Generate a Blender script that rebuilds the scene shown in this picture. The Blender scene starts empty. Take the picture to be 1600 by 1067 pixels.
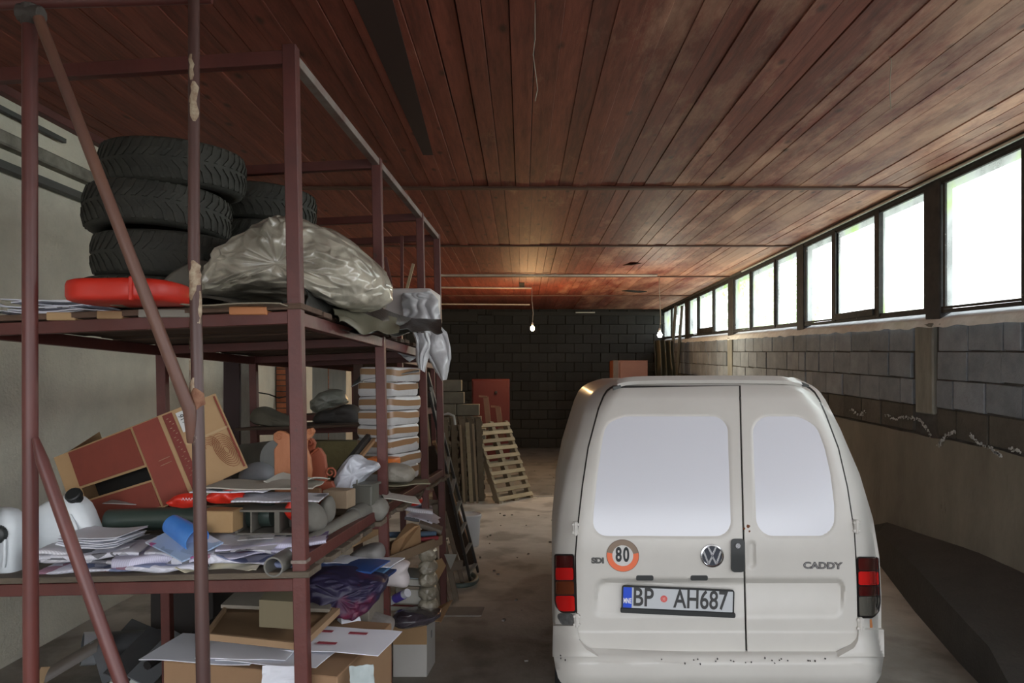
import bpy, bmesh, math, random
import numpy as np
from mathutils import Vector, Matrix, noise
random.seed(7)
sc = bpy.context.scene
COL = sc.collection
PI = math.pi
# ---------------------------------------------------------------- camera, world, exposure
F, CX, CY, CZ = 1150.0, 817.0, 590.0, 1.83
cam_d = bpy.data.cameras.new('camera'); cam = bpy.data.objects.new('camera', cam_d); COL.objects.link(cam)
cam.location = (0, 0, CZ); cam.rotation_euler = (PI/2, 0, 0)
cam_d.sensor_width = 36; cam_d.lens = F*36/1600
cam_d.shift_x = -(CX-800)/1600; cam_d.shift_y = (CY-533.5)/1600
cam_d.clip_start = .05; cam_d.clip_end = 300
sc.camera = cam
w = bpy.data.worlds.new('sky'); sc.world = w; w.use_nodes = True
wn = w.node_tree.nodes; wl = w.node_tree.links
bg = wn['Background']; bg.inputs[1].default_value = 4.9
tc = wn.new('ShaderNodeTexCoord'); sep = wn.new('ShaderNodeSeparateXYZ'); rmp = wn.new('ShaderNodeValToRGB')
wl.new(tc.outputs['Generated'], sep.inputs[0]); wl.new(sep.outputs['Z'], rmp.inputs[0]); wl.new(rmp.outputs[0], bg.inputs[0])
rmp.color_ramp.elements[0].position = 0.0; rmp.color_ramp.elements[0].color = (.97, .98, 1, 1)
rmp.color_ramp.elements[1].position = 1.0; rmp.color_ramp.elements[1].color = (.74, .86, 1, 1)
sc.view_settings.view_transform = 'Standard'; sc.view_settings.look = 'None'
sc.view_settings.gamma = 1; sc.view_settings.use_curve_mapping = False
sc.view_settings.exposure = 0.0

# ---------------------------------------------------------------- helpers
def P(px, py, Y): return Vector(((px-CX)*Y/F, Y, CZ-(py-CY)*Y/F))
def onz(px, py, z):
    Y = (CZ-z)*F/(py-CY); return P(px, py, Y)
def nz(x, y=0, z=0): return noise.noise(Vector((x, y, z)))

MATS = {}
def mat(name, col=(.5,.5,.5), rough=.7, metal=0, col2=None, scale=6, mix=.5, bump=0, bscale=40, detail=6, stretch=None,
        spots=None, spot_scale=3, spot_th=.62, alpha=None, coat=0, emit=None, est=0, spec=None, trans=0, rnd=0, contrast=1.0):
    if name in MATS: return MATS[name]
    m = bpy.data.materials.new(name); m.use_nodes = True; MATS[name] = m
    N = m.node_tree.nodes; L = m.node_tree.links; b = N['Principled BSDF']
    b.inputs['Roughness'].default_value = rough; b.inputs['Metallic'].default_value = metal
    if coat: b.inputs['Coat Weight'].default_value = coat; b.inputs['Coat Roughness'].default_value = .22
    if spec is not None: b.inputs['Specular IOR Level'].default_value = spec
    if trans: b.inputs['Transmission Weight'].default_value = trans
    if emit: b.inputs['Emission Color'].default_value = (*emit, 1); b.inputs['Emission Strength'].default_value = est
    b.inputs['Base Color'].default_value = (*col, 1)
    src = None
    if col2 or bump or spots or rnd:
        t = N.new('ShaderNodeTexCoord'); mp = N.new('ShaderNodeMapping'); L.new(t.outputs['Object'], mp.inputs[0])
        if stretch: mp.inputs['Scale'].default_value = stretch
        vec = mp.outputs[0]
    if col2:
        n = N.new('ShaderNodeTexNoise'); n.inputs['Scale'].default_value = scale; n.inputs['Detail'].default_value = detail; n.inputs['Roughness'].default_value = .65
        L.new(vec, n.inputs['Vector'])
        r = N.new('ShaderNodeValToRGB'); L.new(n.outputs[0], r.inputs[0])
        d = .22/contrast
        r.color_ramp.elements[0].position = max(0, mix-d); r.color_ramp.elements[1].position = min(1, mix+d)
        r.color_ramp.elements[0].color = (*col, 1); r.color_ramp.elements[1].color = (*col2, 1)
        src = r.outputs[0]
    if spots:
        n = N.new('ShaderNodeTexNoise'); n.inputs['Scale'].default_value = spot_scale; n.inputs['Detail'].default_value = 8; n.inputs['Roughness'].default_value = .7
        L.new(vec, n.inputs['Vector'])
        r = N.new('ShaderNodeValToRGB'); L.new(n.outputs[0], r.inputs[0])
        r.color_ramp.elements[0].position = spot_th; r.color_ramp.elements[1].position = min(1, spot_th+.06)
        r.color_ramp.elements[0].color = (0,0,0,1); r.color_ramp.elements[1].color = (1,1,1,1)
        mx = N.new('ShaderNodeMix'); mx.data_type = 'RGBA'
        L.new(r.outputs[0], mx.inputs[0])
        if src: L.new(src, mx.inputs[6])
        else: mx.inputs[6].default_value = (*col, 1)
        mx.inputs[7].default_value = (*spots, 1); src = mx.outputs[2]
    if rnd:
        oi = N.new('ShaderNodeObjectInfo'); hs = N.new('ShaderNodeHueSaturation')
        mr = N.new('ShaderNodeMapRange'); L.new(oi.outputs['Random'], mr.inputs[0]); mr.inputs[3].default_value = 1-rnd; mr.inputs[4].default_value = 1+rnd
        L.new(mr.outputs[0], hs.inputs['Value'])
        if src: L.new(src, hs.inputs['Color'])
        else: hs.inputs['Color'].default_value = (*col, 1)
        src = hs.outputs[0]
    if src: L.new(src, b.inputs['Base Color'])
    if bump:
        n = N.new('ShaderNodeTexNoise'); n.inputs['Scale'].default_value = bscale; n.inputs['Detail'].default_value = 5
        L.new(vec, n.inputs['Vector'])
        bp = N.new('ShaderNodeBump'); bp.inputs['Strength'].default_value = bump; bp.inputs['Distance'].default_value = .01
        L.new(n.outputs[0], bp.inputs['Height']); L.new(bp.outputs[0], b.inputs['Normal'])
    if alpha is not None: b.inputs['Alpha'].default_value = alpha
    return m

class MB:
    def __init__(s): s.v = []; s.f = []; s.m = []; s.cm = 0
    def add(s, vs, fs):
        o = len(s.v); s.v += [Vector(a) for a in vs]; s.f += [tuple(i+o for i in f) for f in fs]; s.m += [s.cm]*len(fs); return s
    def box(s, c, d, R=None, taper=1):
        hx, hy, hz = d[0]/2, d[1]/2, d[2]/2; vs = []
        for z in (-1, 1):
            t = taper if z > 0 else 1
            for x, y in ((-1,-1),(1,-1),(1,1),(-1,1)):
                p = Vector((x*hx*t, y*hy*t, z*hz)); p = (R @ p) if R is not None else p
                vs.append(p+Vector(c))
        return s.add(vs, [(3,2,1,0),(4,5,6,7),(0,1,5,4),(1,2,6,5),(2,3,7,6),(3,0,4,7)])
    def hexa(s, a, b):   # a: 4 bottom pts, b: 4 top pts
        return s.add(list(a)+list(b), [(3,2,1,0),(4,5,6,7),(0,1,5,4),(1,2,6,5),(2,3,7,6),(3,0,4,7)])
    def beam(s, p0, p1, w, h, up=(0,0,1)):
        p0 = Vector(p0); p1 = Vector(p1); d = (p1-p0).normalized(); up = Vector(up)
        if abs(d.dot(up)) > .98: up = Vector((0,1,0))
        r = d.cross(up).normalized(); u = r.cross(d)
        o = [(-1,-1),(1,-1),(1,1),(-1,1)]
        return s.hexa([p0+r*a*w/2+u*b*h/2 for a,b in o], [p1+r*a*w/2+u*b*h/2 for a,b in o])
    def tube(s, pts, r, n=10, cap=True, rs=None):
        pts = [Vector(p) for p in pts]; k = len(pts); base = len(s.v); vs = []; fs = []
        prev = None
        for i, p in enumerate(pts):
            d = (pts[min(i+1,k-1)]-pts[max(i-1,0)]).normalized()
            if prev is None:
                a = Vector((0,0,1)) if abs(d.z) < .9 else Vector((1,0,0)); u = d.cross(a).normalized()
            else:
                u = (prev - d*prev.dot(d)).normalized()
            prev = u; v = d.cross(u); rr = rs[i] if rs else r
            for j in range(n):
                t = 2*PI*j/n; vs.append(p+(u*math.cos(t)+v*math.sin(t))*rr)
        for i in range(k-1):
            for j in range(n):
                a = i*n+j; b = i*n+(j+1)%n; fs.append((a, b, b+n, a+n))
        if cap: fs.append(tuple(range(n-1,-1,-1))); fs.append(tuple((k-1)*n+j for j in range(n)))
        return s.add(vs, fs)
    def lathe(s, prof, c=(0,0,0), n=32, R=None, close=False):   # prof (r,z)
        vs = []; fs = []; k = len(prof)
        for r, z in prof:
            for j in range(n):
                t = 2*PI*j/n; p = Vector((r*math.cos(t), r*math.sin(t), z)); p = (R@p) if R is not None else p
                vs.append(p+Vector(c))
        for i in range(k-1 if not close else k):
            for j in range(n):
                a = i*n+j; b = i*n+(j+1)%n; e = ((i+1)%k)*n; fs.append((a, b, e+(j+1)%n, e+j))
        if not close:
            if prof[0][0] > 1e-5: fs.append(tuple(range(n-1,-1,-1)))
            if prof[-1][0] > 1e-5: fs.append(tuple((k-1)*n+j for j in range(n)))
        return s.add(vs, fs)
    def prism(s, pts, depth):   # closed polygon (3D pts), extrude by vector
        n = len(pts); d = Vector(depth); pts = [Vector(p) for p in pts]
        return s.add(pts+[p+d for p in pts], [tuple(range(n)), tuple(range(2*n-1, n-1, -1))]+[(i, i+n, (i+1)%n+n, (i+1)%n) for i in range(n)])
    def grid(s, nu, nv, fn, thick=None):   # fn(u,v)->Vector ; thick: scalar -> solid
        vs = [Vector(fn(i/(nu-1), j/(nv-1))) for j in range(nv) for i in range(nu)]
        fs = [(j*nu+i, j*nu+i+1, (j+1)*nu+i+1, (j+1)*nu+i) for j in range(nv-1) for i in range(nu-1)]
        if thick:
            nr = [Vector((0,0,0)) for _ in vs]
            for f in fs:
                k = (vs[f[1]]-vs[f[0]]).cross(vs[f[3]]-vs[f[0]])
                for i in f: nr[i] += k
            m = len(vs); vs2 = [a - n_.normalized()*thick if n_.length > 1e-12 else a for a, n_ in zip(vs, nr)]
            fs2 = [tuple(i+m for i in reversed(f)) for f in fs]
            bd = [i for i in range(nu)] + [j*nu+nu-1 for j in range(1, nv)] + [(nv-1)*nu+i for i in range(nu-2, -1, -1)] + [j*nu for j in range(nv-2, 0, -1)]
            sk = [(bd[(k+1)%len(bd)], bd[k], bd[k]+m, bd[(k+1)%len(bd)]+m) for k in range(len(bd))]
            vs += vs2; fs = fs+fs2+sk
        return s.add(vs, fs)

def finish(me, smooth=None):
    if smooth is not None:
        if smooth >= 180: me.polygons.foreach_set('use_smooth', [True]*len(me.polygons))
        else:
            me.polygons.foreach_set('use_smooth', [True]*len(me.polygons))
            try: me.set_sharp_from_angle(angle=math.radians(smooth))
            except Exception: pass
def mesh(name, mb, mats, off=Vector((0,0,0)), smooth=None, bevel=0, seg=1):
    me = bpy.data.meshes.new(name)
    me.from_pydata([tuple(v-off) for v in mb.v], [], mb.f)
    if not isinstance(mats, (list, tuple)): mats = [mats]
    for m in mats: me.materials.append(m)
    if len(mats) > 1: me.polygons.foreach_set('material_index', mb.m)
    bm = bmesh.new(); bm.from_mesh(me)
    bmesh.ops.recalc_face_normals(bm, faces=bm.faces)
    if bevel:
        es = [e for e in bm.edges if len(e.link_faces) == 2 and e.calc_face_angle(0) > .5]
        bmesh.ops.bevel(bm, geom=es, offset=bevel, segments=seg, affect='EDGES', profile=.6, clamp_overlap=True)
    bm.to_mesh(me); bm.free()
    finish(me, smooth); me.update()
    return me
def thing(name, label, cat, loc, group=None, kind=None):
    o = bpy.data.objects.new(name, None); COL.objects.link(o); o.location = loc; o.empty_display_size = .1
    o['label'] = label; o['category'] = cat
    if group: o['group'] = group
    return o
def part(name, mb, m, parent, smooth=None, bevel=0, label=None, seg=1, kind=None):
    if isinstance(parent, tuple): parent = parent[0]
    off = Vector((0,0,0)); p = parent
    while p is not None: off += Vector(p.location); p = p.parent
    o = bpy.data.objects.new(name, mesh(name, mb, m, off, smooth, bevel, seg)); COL.objects.link(o); o.parent = parent
    if label: o['label'] = label
    if kind: o['kind'] = kind
    return o
def solo(name, mb, m, label, cat, group=None, smooth=None, bevel=0, seg=1, loc=None):
    if loc is None:
        xs = [v.x for v in mb.v]; ys = [v.y for v in mb.v]; zs = [v.z for v in mb.v]
        loc = Vector(((min(xs)+max(xs))/2, (min(ys)+max(ys))/2, min(zs)))
    o = bpy.data.objects.new(name, mesh(name, mb, m, Vector(loc), smooth, bevel, seg)); COL.objects.link(o); o.location = loc
    o['label'] = label; o['category'] = cat
    if group: o['group'] = group
    return o
def struct(name, mb, m, smooth=None, bevel=0, label=None):
    o = bpy.data.objects.new(name, mesh(name, mb, m, Vector((0,0,0)), smooth, bevel)); COL.objects.link(o); o['kind'] = 'structure'
    if label: o['label'] = label
    return o
def copy_tree(o, parent=None, label=None, group=None):
    c = o.copy(); COL.objects.link(c)
    if parent: c.parent = parent; c.matrix_parent_inverse.identity()
    for ch in list(o.children): copy_tree(ch, c)
    if label: c['label'] = label
    if group: c['group'] = group
    return c
def rot(rx=0, ry=0, rz=0): return Matrix.Rotation(math.radians(rz),3,'Z') @ Matrix.Rotation(math.radians(ry),3,'Y') @ Matrix.Rotation(math.radians(rx),3,'X')
def text(name, s, size, mtx, m, parent, extrude=.001, sx=1, bold=0, loff=0):
    cu = bpy.data.curves.new(name, 'FONT'); cu.body = s; cu.size = size; cu.extrude = extrude; cu.align_x = 'CENTER'; cu.align_y = 'CENTER'; cu.offset = bold
    cu.space_character = 1+loff
    t = bpy.data.objects.new('tmp', cu); COL.objects.link(t)
    dg = bpy.context.evaluated_depsgraph_get(); dg.update()
    me = bpy.data.meshes.new_from_object(t.evaluated_get(dg)); bpy.data.objects.remove(t)
    me.transform(Matrix.Diagonal((sx,1,1,1))); me.transform(mtx)
    off = Vector((0,0,0)); p = parent
    while p is not None: off += Vector(p.location); p = p.parent
    me.transform(Matrix.Translation(-off)); me.materials.clear(); me.materials.append(m)
    o = bpy.data.objects.new(name, me); COL.objects.link(o); o.parent = parent
    return o
# ================================================================ the setting
XL, XR, YB, ZC = -3.28, 3.65, 19.3, 3.62
YF = -1.4
def sillz(Y): return 2.11+.0345*Y
# ---- floor
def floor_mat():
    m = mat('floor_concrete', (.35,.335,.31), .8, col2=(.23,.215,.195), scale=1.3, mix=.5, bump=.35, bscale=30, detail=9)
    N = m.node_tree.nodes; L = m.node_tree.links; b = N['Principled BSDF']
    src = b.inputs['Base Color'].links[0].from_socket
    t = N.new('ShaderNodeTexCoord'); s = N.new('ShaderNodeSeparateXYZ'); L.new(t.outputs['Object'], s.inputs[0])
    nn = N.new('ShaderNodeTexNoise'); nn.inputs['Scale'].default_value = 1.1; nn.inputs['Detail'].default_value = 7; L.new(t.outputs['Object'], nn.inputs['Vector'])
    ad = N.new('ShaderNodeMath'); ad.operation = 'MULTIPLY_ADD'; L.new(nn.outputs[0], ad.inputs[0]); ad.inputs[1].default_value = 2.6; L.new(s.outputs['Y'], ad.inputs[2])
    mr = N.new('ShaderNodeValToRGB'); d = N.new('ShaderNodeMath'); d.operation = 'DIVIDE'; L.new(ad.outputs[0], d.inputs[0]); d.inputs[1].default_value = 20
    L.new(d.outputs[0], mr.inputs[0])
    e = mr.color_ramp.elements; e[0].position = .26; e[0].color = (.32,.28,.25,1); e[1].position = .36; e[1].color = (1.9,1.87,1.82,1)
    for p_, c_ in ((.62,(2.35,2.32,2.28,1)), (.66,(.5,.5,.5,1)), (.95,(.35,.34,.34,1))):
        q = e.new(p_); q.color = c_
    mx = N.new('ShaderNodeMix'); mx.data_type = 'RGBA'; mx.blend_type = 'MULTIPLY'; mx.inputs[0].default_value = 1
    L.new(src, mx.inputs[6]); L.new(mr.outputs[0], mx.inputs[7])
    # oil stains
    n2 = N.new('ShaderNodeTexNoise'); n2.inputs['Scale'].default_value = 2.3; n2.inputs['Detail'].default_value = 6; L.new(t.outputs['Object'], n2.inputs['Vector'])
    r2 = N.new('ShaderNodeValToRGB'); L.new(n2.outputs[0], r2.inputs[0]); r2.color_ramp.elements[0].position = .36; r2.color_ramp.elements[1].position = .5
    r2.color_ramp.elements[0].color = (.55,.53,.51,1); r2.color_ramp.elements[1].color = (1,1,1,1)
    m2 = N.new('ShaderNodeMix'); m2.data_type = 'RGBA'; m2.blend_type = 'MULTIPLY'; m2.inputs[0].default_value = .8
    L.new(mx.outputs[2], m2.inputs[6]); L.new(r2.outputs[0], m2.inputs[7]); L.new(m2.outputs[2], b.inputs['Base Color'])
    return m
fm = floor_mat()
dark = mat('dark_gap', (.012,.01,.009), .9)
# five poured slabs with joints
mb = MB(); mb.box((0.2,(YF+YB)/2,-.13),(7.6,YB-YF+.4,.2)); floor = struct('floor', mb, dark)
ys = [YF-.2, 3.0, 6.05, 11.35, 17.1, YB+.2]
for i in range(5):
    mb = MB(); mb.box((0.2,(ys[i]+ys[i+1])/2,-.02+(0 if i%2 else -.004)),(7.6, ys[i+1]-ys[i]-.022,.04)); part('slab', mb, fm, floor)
mb = MB(); mb.hexa([onz(a,b,.0) for a,b in ((688,963),(752,963),(757,949),(697,949))],[onz(a,b,.0)+Vector((0,0,.006)) for a,b in ((688,963),(752,963),(757,949),(697,949))])
part('mortar_patch', mb, mat('mortar_patch', (.36,.34,.31), .9, col2=(.28,.26,.24), scale=9), floor, label='pale mortar patch in the floor')
# floor cracks/chips: small debris stuff
rd = random.Random(3); mb = MB()
for i in range(90):
    y = rd.uniform(4.5,17); x = rd.uniform(-.9,.5+y*.02); s = rd.uniform(.006,.02)
    mb.box((x,y,s*.35),(s*1.6,s,s*.7),rot(0,0,rd.uniform(0,180)))
o = part('floor_grit', mb, mat('grit', (.2,.18,.16), .9), floor, kind='stuff')

# ---- ceiling boards
def board_mat():
    m = bpy.data.materials.new('ceiling_board'); m.use_nodes = True
    N = m.node_tree.nodes; L = m.node_tree.links; b = N['Principled BSDF']
    t = N.new('ShaderNodeTexCoord'); oi = N.new('ShaderNodeObjectInfo'); ge = N.new('ShaderNodeNewGeometry')
    mp = N.new('ShaderNodeMapping'); mp.inputs['Scale'].default_value = (9,.8,9); L.new(ge.outputs['Position'], mp.inputs[0])
    n = N.new('ShaderNodeTexNoise'); n.inputs['Scale'].default_value = 2.5; n.inputs['Detail'].default_value = 8; n.inputs['Roughness'].default_value = .7; L.new(mp.outputs[0], n.inputs['Vector'])
    r = N.new('ShaderNodeValToRGB'); L.new(n.outputs[0], r.inputs[0])
    e = r.color_ramp.elements; e[0].position = .3; e[0].color = (.12,.024,.016,1); e[1].position = .72; e[1].color = (.33,.078,.047,1)
    # stain faded towards the windows, with window light painted into the paler tone
    s = N.new('ShaderNodeSeparateXYZ'); L.new(ge.outputs['Position'], s.inputs[0])
    n2 = N.new('ShaderNodeTexNoise'); n2.inputs['Scale'].default_value = 1.0; n2.inputs['Detail'].default_value = 8; n2.inputs['Roughness'].default_value = .7
    mp2 = N.new('ShaderNodeMapping'); mp2.inputs['Scale'].default_value = (2.5,.7,1); L.new(ge.outputs['Position'], mp2.inputs[0]); L.new(mp2.outputs[0], n2.inputs['Vector'])
    a = N.new('ShaderNodeMath'); a.operation = 'MULTIPLY_ADD'; L.new(s.outputs['X'], a.inputs[0]); a.inputs[1].default_value = .075; L.new(n2.outputs[0], a.inputs[2])
    r2 = N.new('ShaderNodeValToRGB'); L.new(a.outputs[0], r2.inputs[0]); r2.color_ramp.elements[0].position = .58; r2.color_ramp.elements[1].position = .80
    r2.color_ramp.elements[1].color = (.75,.75,.75,1)
    mx = N.new('ShaderNodeMix'); mx.data_type = 'RGBA'; L.new(r2.outputs[0], mx.inputs[0]); L.new(r.outputs[0], mx.inputs[6]); mx.inputs[7].default_value = (.66,.36,.235,1)
    # knots
    v = N.new('ShaderNodeTexVoronoi'); v.inputs['Scale'].default_value = 1.0; mp3 = N.new('ShaderNodeMapping'); mp3.inputs['Scale'].default_value = (5.5,2.6,1)
    L.new(ge.outputs['Position'], mp3.inputs[0]); L.new(mp3.outputs[0], v.inputs['Vector'])
    r3 = N.new('ShaderNodeValToRGB'); L.new(v.outputs['Distance'], r3.inputs[0]); r3.color_ramp.elements[0].position = .05; r3.color_ramp.elements[1].position = .16
    r3.color_ramp.elements[0].color = (.18,.18,.18,1); r3.color_ramp.elements[1].color = (1,1,1,1)
    m3 = N.new('ShaderNodeMix'); m3.data_type = 'RGBA'; m3.blend_type = 'MULTIPLY'; m3.inputs[0].default_value = .8; L.new(mx.outputs[2], m3.inputs[6]); L.new(r3.outputs[0], m3.inputs[7])
    hs = N.new('ShaderNodeHueSaturation'); mr = N.new('ShaderNodeMapRange'); L.new(oi.outputs['Random'], mr.inputs[0]); mr.inputs[3].default_value = .84; mr.inputs[4].default_value = 1.2
    L.new(mr.outputs[0], hs.inputs['Value']); L.new(m3.outputs[2], hs.inputs['Color']); L.new(hs.outputs[0], b.inputs['Base Color'])
    b.inputs['Roughness'].default_value = .62
    bp = N.new('ShaderNodeBump'); bp.inputs['Strength'].default_value = .25; bp.inputs['Distance'].default_value = .01; L.new(n.outputs[0], bp.inputs['Height']); L.new(bp.outputs[0], b.inputs['Normal'])
    return m
bmz = board_mat()
mb = MB(); mb.box((.2,(YF+YB)/2,ZC+.12),(7.7,YB-YF+.4,.16)); ceiling = struct('ceiling', mb, dark)
rd = random.Random(11)
bays = [(YF-.1, 6.90),(6.94,9.94),(9.98,12.96),(13.0,15.98),(16.02,YB)]
for bi,(y0,y1) in enumerate(bays):
    x = XL-.02-rd.uniform(0,.1); n = 0; nb = 54
    while x < XR+.05:
        wd = .132*rd.choice([1,1,1,1.06,.94]); z = rd.uniform(-.004,.006); g = .0015 if rd.random() > .22 else .008
        a = y0+rd.uniform(0,.01); tilt = rd.uniform(-.003,.003)
        mb = MB()
        mb.hexa([(x+g/2,a,ZC+z),(x+wd-g/2,a,ZC+z+tilt),(x+wd-g/2,y1,ZC+z+tilt),(x+g/2,y1,ZC+z)],[(x+g/2,a,ZC+.03),(x+wd-g/2,a,ZC+.03),(x+wd-g/2,y1,ZC+.03),(x+g/2,y1,ZC+.03)])
        part('board', mb, bmz, ceiling, bevel=.0015)
        x += wd
bat = mat('batten_wood', (.16,.075,.05), .7, col2=(.08,.035,.025), scale=5, stretch=(1,12,12))
for yy in (6.92, 9.96, 12.98, 16.0):
    mb = MB(); mb.box(((XL+XR)/2,yy,ZC-.008),(XR-XL,.05 if yy > 7 else .07,.022)); part('batten', mb, bat, ceiling, bevel=.003)
# long dark gap board in front bay left (missing cover strip)
mb = MB(); mb.hexa([Vector((-.80,2.2,ZC-.006)),Vector((-.56,2.2,ZC-.006)),Vector((-.72,5.9,ZC-.006)),Vector((-.80,5.9,ZC-.006))],[Vector((-.80,2.2,ZC+.01)),Vector((-.56,2.2,ZC+.01)),Vector((-.72,5.9,ZC+.01)),Vector((-.80,5.9,ZC+.01))])
part('tar_paper_strip', mb, mat('tar_paper', (.05,.022,.018), .8), ceiling, label='dark uncovered strip between ceiling boards')
# broken pieces hanging
mb = MB(); mb.box(P(990,412,11.6),(.22,.3,.012),rot(8,-14,20)); part('loose_board', mb, bat, ceiling, label='loose dark board hanging from the ceiling')
mb = MB(); mb.box((2.3,15.2,ZC-.006),(.5,.22,.012),rot(0,0,35)); mb.box((-.02,14.2,ZC-.006),(.1,.7,.012)); part('tar_stain', mb, dark, ceiling, label='dark rotten patch')
# flat pipe along the top of window wall
# ---- walls
plaster = mat('left_wall_plaster', (.80,.76,.64), .9, col2=(.56,.54,.46), scale=1.6, mix=.48, bump=.6, bscale=45, spots=(.12,.11,.09), spot_scale=9, spot_th=.70, detail=9)
conc = mat('right_wall_concrete', (.24,.21,.16), .9, col2=(.115,.098,.075), scale=1.5, mix=.5, bump=.5, bscale=25, spots=(.05,.043,.035), spot_scale=2.6, spot_th=.66, detail=9, stretch=(1,1,.45))
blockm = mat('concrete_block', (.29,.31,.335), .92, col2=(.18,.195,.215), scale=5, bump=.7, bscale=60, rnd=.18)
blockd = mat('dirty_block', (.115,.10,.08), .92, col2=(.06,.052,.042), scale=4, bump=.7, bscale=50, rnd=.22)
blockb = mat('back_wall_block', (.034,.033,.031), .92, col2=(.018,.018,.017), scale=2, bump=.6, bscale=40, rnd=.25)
mortar = mat('mortar', (.11,.10,.09), .95, col2=(.05,.045,.04), scale=8)
mortar_d = mat('mortar_dark', (.02,.02,.019), .95)
colm = mat('window_post', (.055,.05,.045), .8, col2=(.02,.02,.02), scale=8, spots=(.22,.21,.19), spot_scale=7, spot_th=.66)
# left wall
mb = MB(); mb.box((XL-.15,(YF+YB)/2,1.8),(.3,YB-YF,3.7)); wl_ = struct('wall_left', mb, plaster)
# stained plinth, ledge beams at the top and piers on the left wall
darkc = mat('dark_plinth', (.17,.165,.155), .9, col2=(.09,.088,.08), scale=3, bump=.4)
mb = MB(); mb.beam((XL+.03,1.0,3.30),(XL+.03,YB,3.38),.10,.09); part('ledge', mb, mat('ledge_concrete', (.34,.33,.28), .9, col2=(.15,.14,.12), scale=7), wl_, bevel=.01)
mb = MB(); mb.beam((XL+.05,1.0,3.12),(XL+.05,7.2,3.16),.07,.05); mb.beam((XL+.04,1.0,3.50),(XL+.04,5.2,3.50),.03,.03)
part('cable_duct', mb, mat('cable_duct', (.08,.085,.08), .7), wl_)
for (y,wd,m_) in ((8.3,.3,None),(9.9,.34,'b'),(12.4,.4,'b'),(15.4,.4,None)):
    if m_ == 'b':
        rd = random.Random(int(y)); mbb = MB(); mbb.box((XL+.08,y,1.75),(.13,wd-.02,3.3)); part('pier_core', mbb, mortar, wl_)
        z = .1; k = 0
        while z < 3.3:
            for q in range(2):
                ll = wd/2-.012 if k%2 == 0 else (wd*.7 if q == 0 else wd*.3)-.012
                yc = y-wd/2+(ll/2+.006 if q == 0 else wd-ll/2-.006)
                mbb = MB(); mbb.box((XL+.09+rd.uniform(-.004,.004),yc,z+.031),(.14,ll,.062)); part('brick', mbb, mat('brick_orange', (.50,.17,.08), .9, col2=(.30,.10,.05), scale=9, rnd=.25), wl_)
            z += .074; k += 1
    else:
        mbb = MB(); mbb.box((XL+.08,y,1.7),(.16,wd,3.4)); part('pier', mbb, darkc if m_ is None else m_, wl_, bevel=.01)
# back wall of blocks
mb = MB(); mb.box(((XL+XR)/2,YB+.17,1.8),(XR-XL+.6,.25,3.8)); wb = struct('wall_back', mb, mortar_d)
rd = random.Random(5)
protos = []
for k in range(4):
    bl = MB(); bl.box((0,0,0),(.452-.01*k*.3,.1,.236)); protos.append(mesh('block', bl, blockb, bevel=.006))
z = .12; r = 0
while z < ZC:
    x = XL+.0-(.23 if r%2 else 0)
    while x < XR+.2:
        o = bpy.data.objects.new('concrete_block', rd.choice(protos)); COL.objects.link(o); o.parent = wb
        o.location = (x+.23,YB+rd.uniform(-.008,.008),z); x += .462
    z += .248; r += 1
mb = MB(); mb.box((XL+1.0,YB-.1,3.42),(2.2,.12,.26)); mb.box((1.4,YB-.09,3.50),(4.4,.1,.10)); part('lintel', mb, mat('lintel', (.03,.028,.025), .9), wb)
mb = MB(); mb.box((1.62,YB-.2,3.52),(.5,.04,.03)); part('rail', mb, mat('rail_grey', (.5,.5,.45), .6), wb)
# right wall: rough concrete base, block courses with a sloping top
mb = MB()
mb.hexa([(XR+.015,YF,-.2),(XR+.3,YF,-.2),(XR+.3,YB+.3,-.2),(XR+.015,YB+.3,-.2)],[(XR+.015,YF,sillz(YF)-.02),(XR+.3,YF,sillz(YF)-.02),(XR+.3,YB+.3,sillz(YB)-.02),(XR+.015,YB+.3,sillz(YB)-.02)])
wr = struct('wall_right', mb, mortar)
# concrete lower face as an uneven slab
def base_top(Y): return sillz(Y)-1.03
def fn(u, v):
    Y = YF+(YB-YF)*u; z = -.02+(base_top(Y)+.02)*v
    if v > .99: z += .03*nz(Y*2.2, 3)
    d = .012*nz(Y*1.7, z*2.3, 4)+.005*nz(Y*9, z*8)
    return Vector((XR-.03+d, Y, z))
mb = MB(); mb.grid(260,24,fn,.0); part('concrete_base', mb, conc, wr, smooth=180, label='rough poured concrete lower wall')
rd = random.Random(9)
pil = [6.58-.0, 13.0]
# where pilasters stand (below window posts)
pils = [(6.48,6.86),(12.75,13.1)]
def course(k, m_, name='concrete_block', dx=0):
    Y = -.9 - (.22 if k%2 else 0)
    while Y < YB:
        L_ = .43*rd.choice([1,1,1,.5,1.02]); a, b = Y, Y+L_
        Y += L_
        if any(a < q1 and b > q0 for q0,q1 in pils):
            for q0,q1 in pils:
                if a < q1 and b > q0:
                    if a < q0: b = q0
                    elif b > q1: a = q1
                    else: a = b
        if b-a < .08 or a < 2.6: continue
        g = rd.choice([.005,.006,.008,.014]); o = rd.uniform(-.008,.006)
        zt = lambda y: sillz(y)-.03-.248*k; zb = lambda y: sillz(y)-.03-.248*(k+1)+.009
        bl = MB(); x0 = XR-.012+o+dx; x1 = XR+.08
        ch = rd.uniform(0,.012)
        bl.hexa([(x0,a+g,zb(a)),(x1,a+g,zb(a)),(x1,b-g,zb(b)),(x0,b-g,zb(b)+ch)],[(x0,a+g,zt(a)-ch*rd.random()),(x1,a+g,zt(a)),(x1,b-g,zt(b)),(x0,b-g,zt(b))])
        part(name, bl, m_, wr, bevel=.004)
for k in range(3): course(k, blockm)
course(3, blockd, dx=.004)
pm = mat('pilaster_concrete', (.30,.285,.24), .9, col2=(.17,.16,.135), scale=4, bump=.5, stretch=(2,2,.5))
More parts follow.
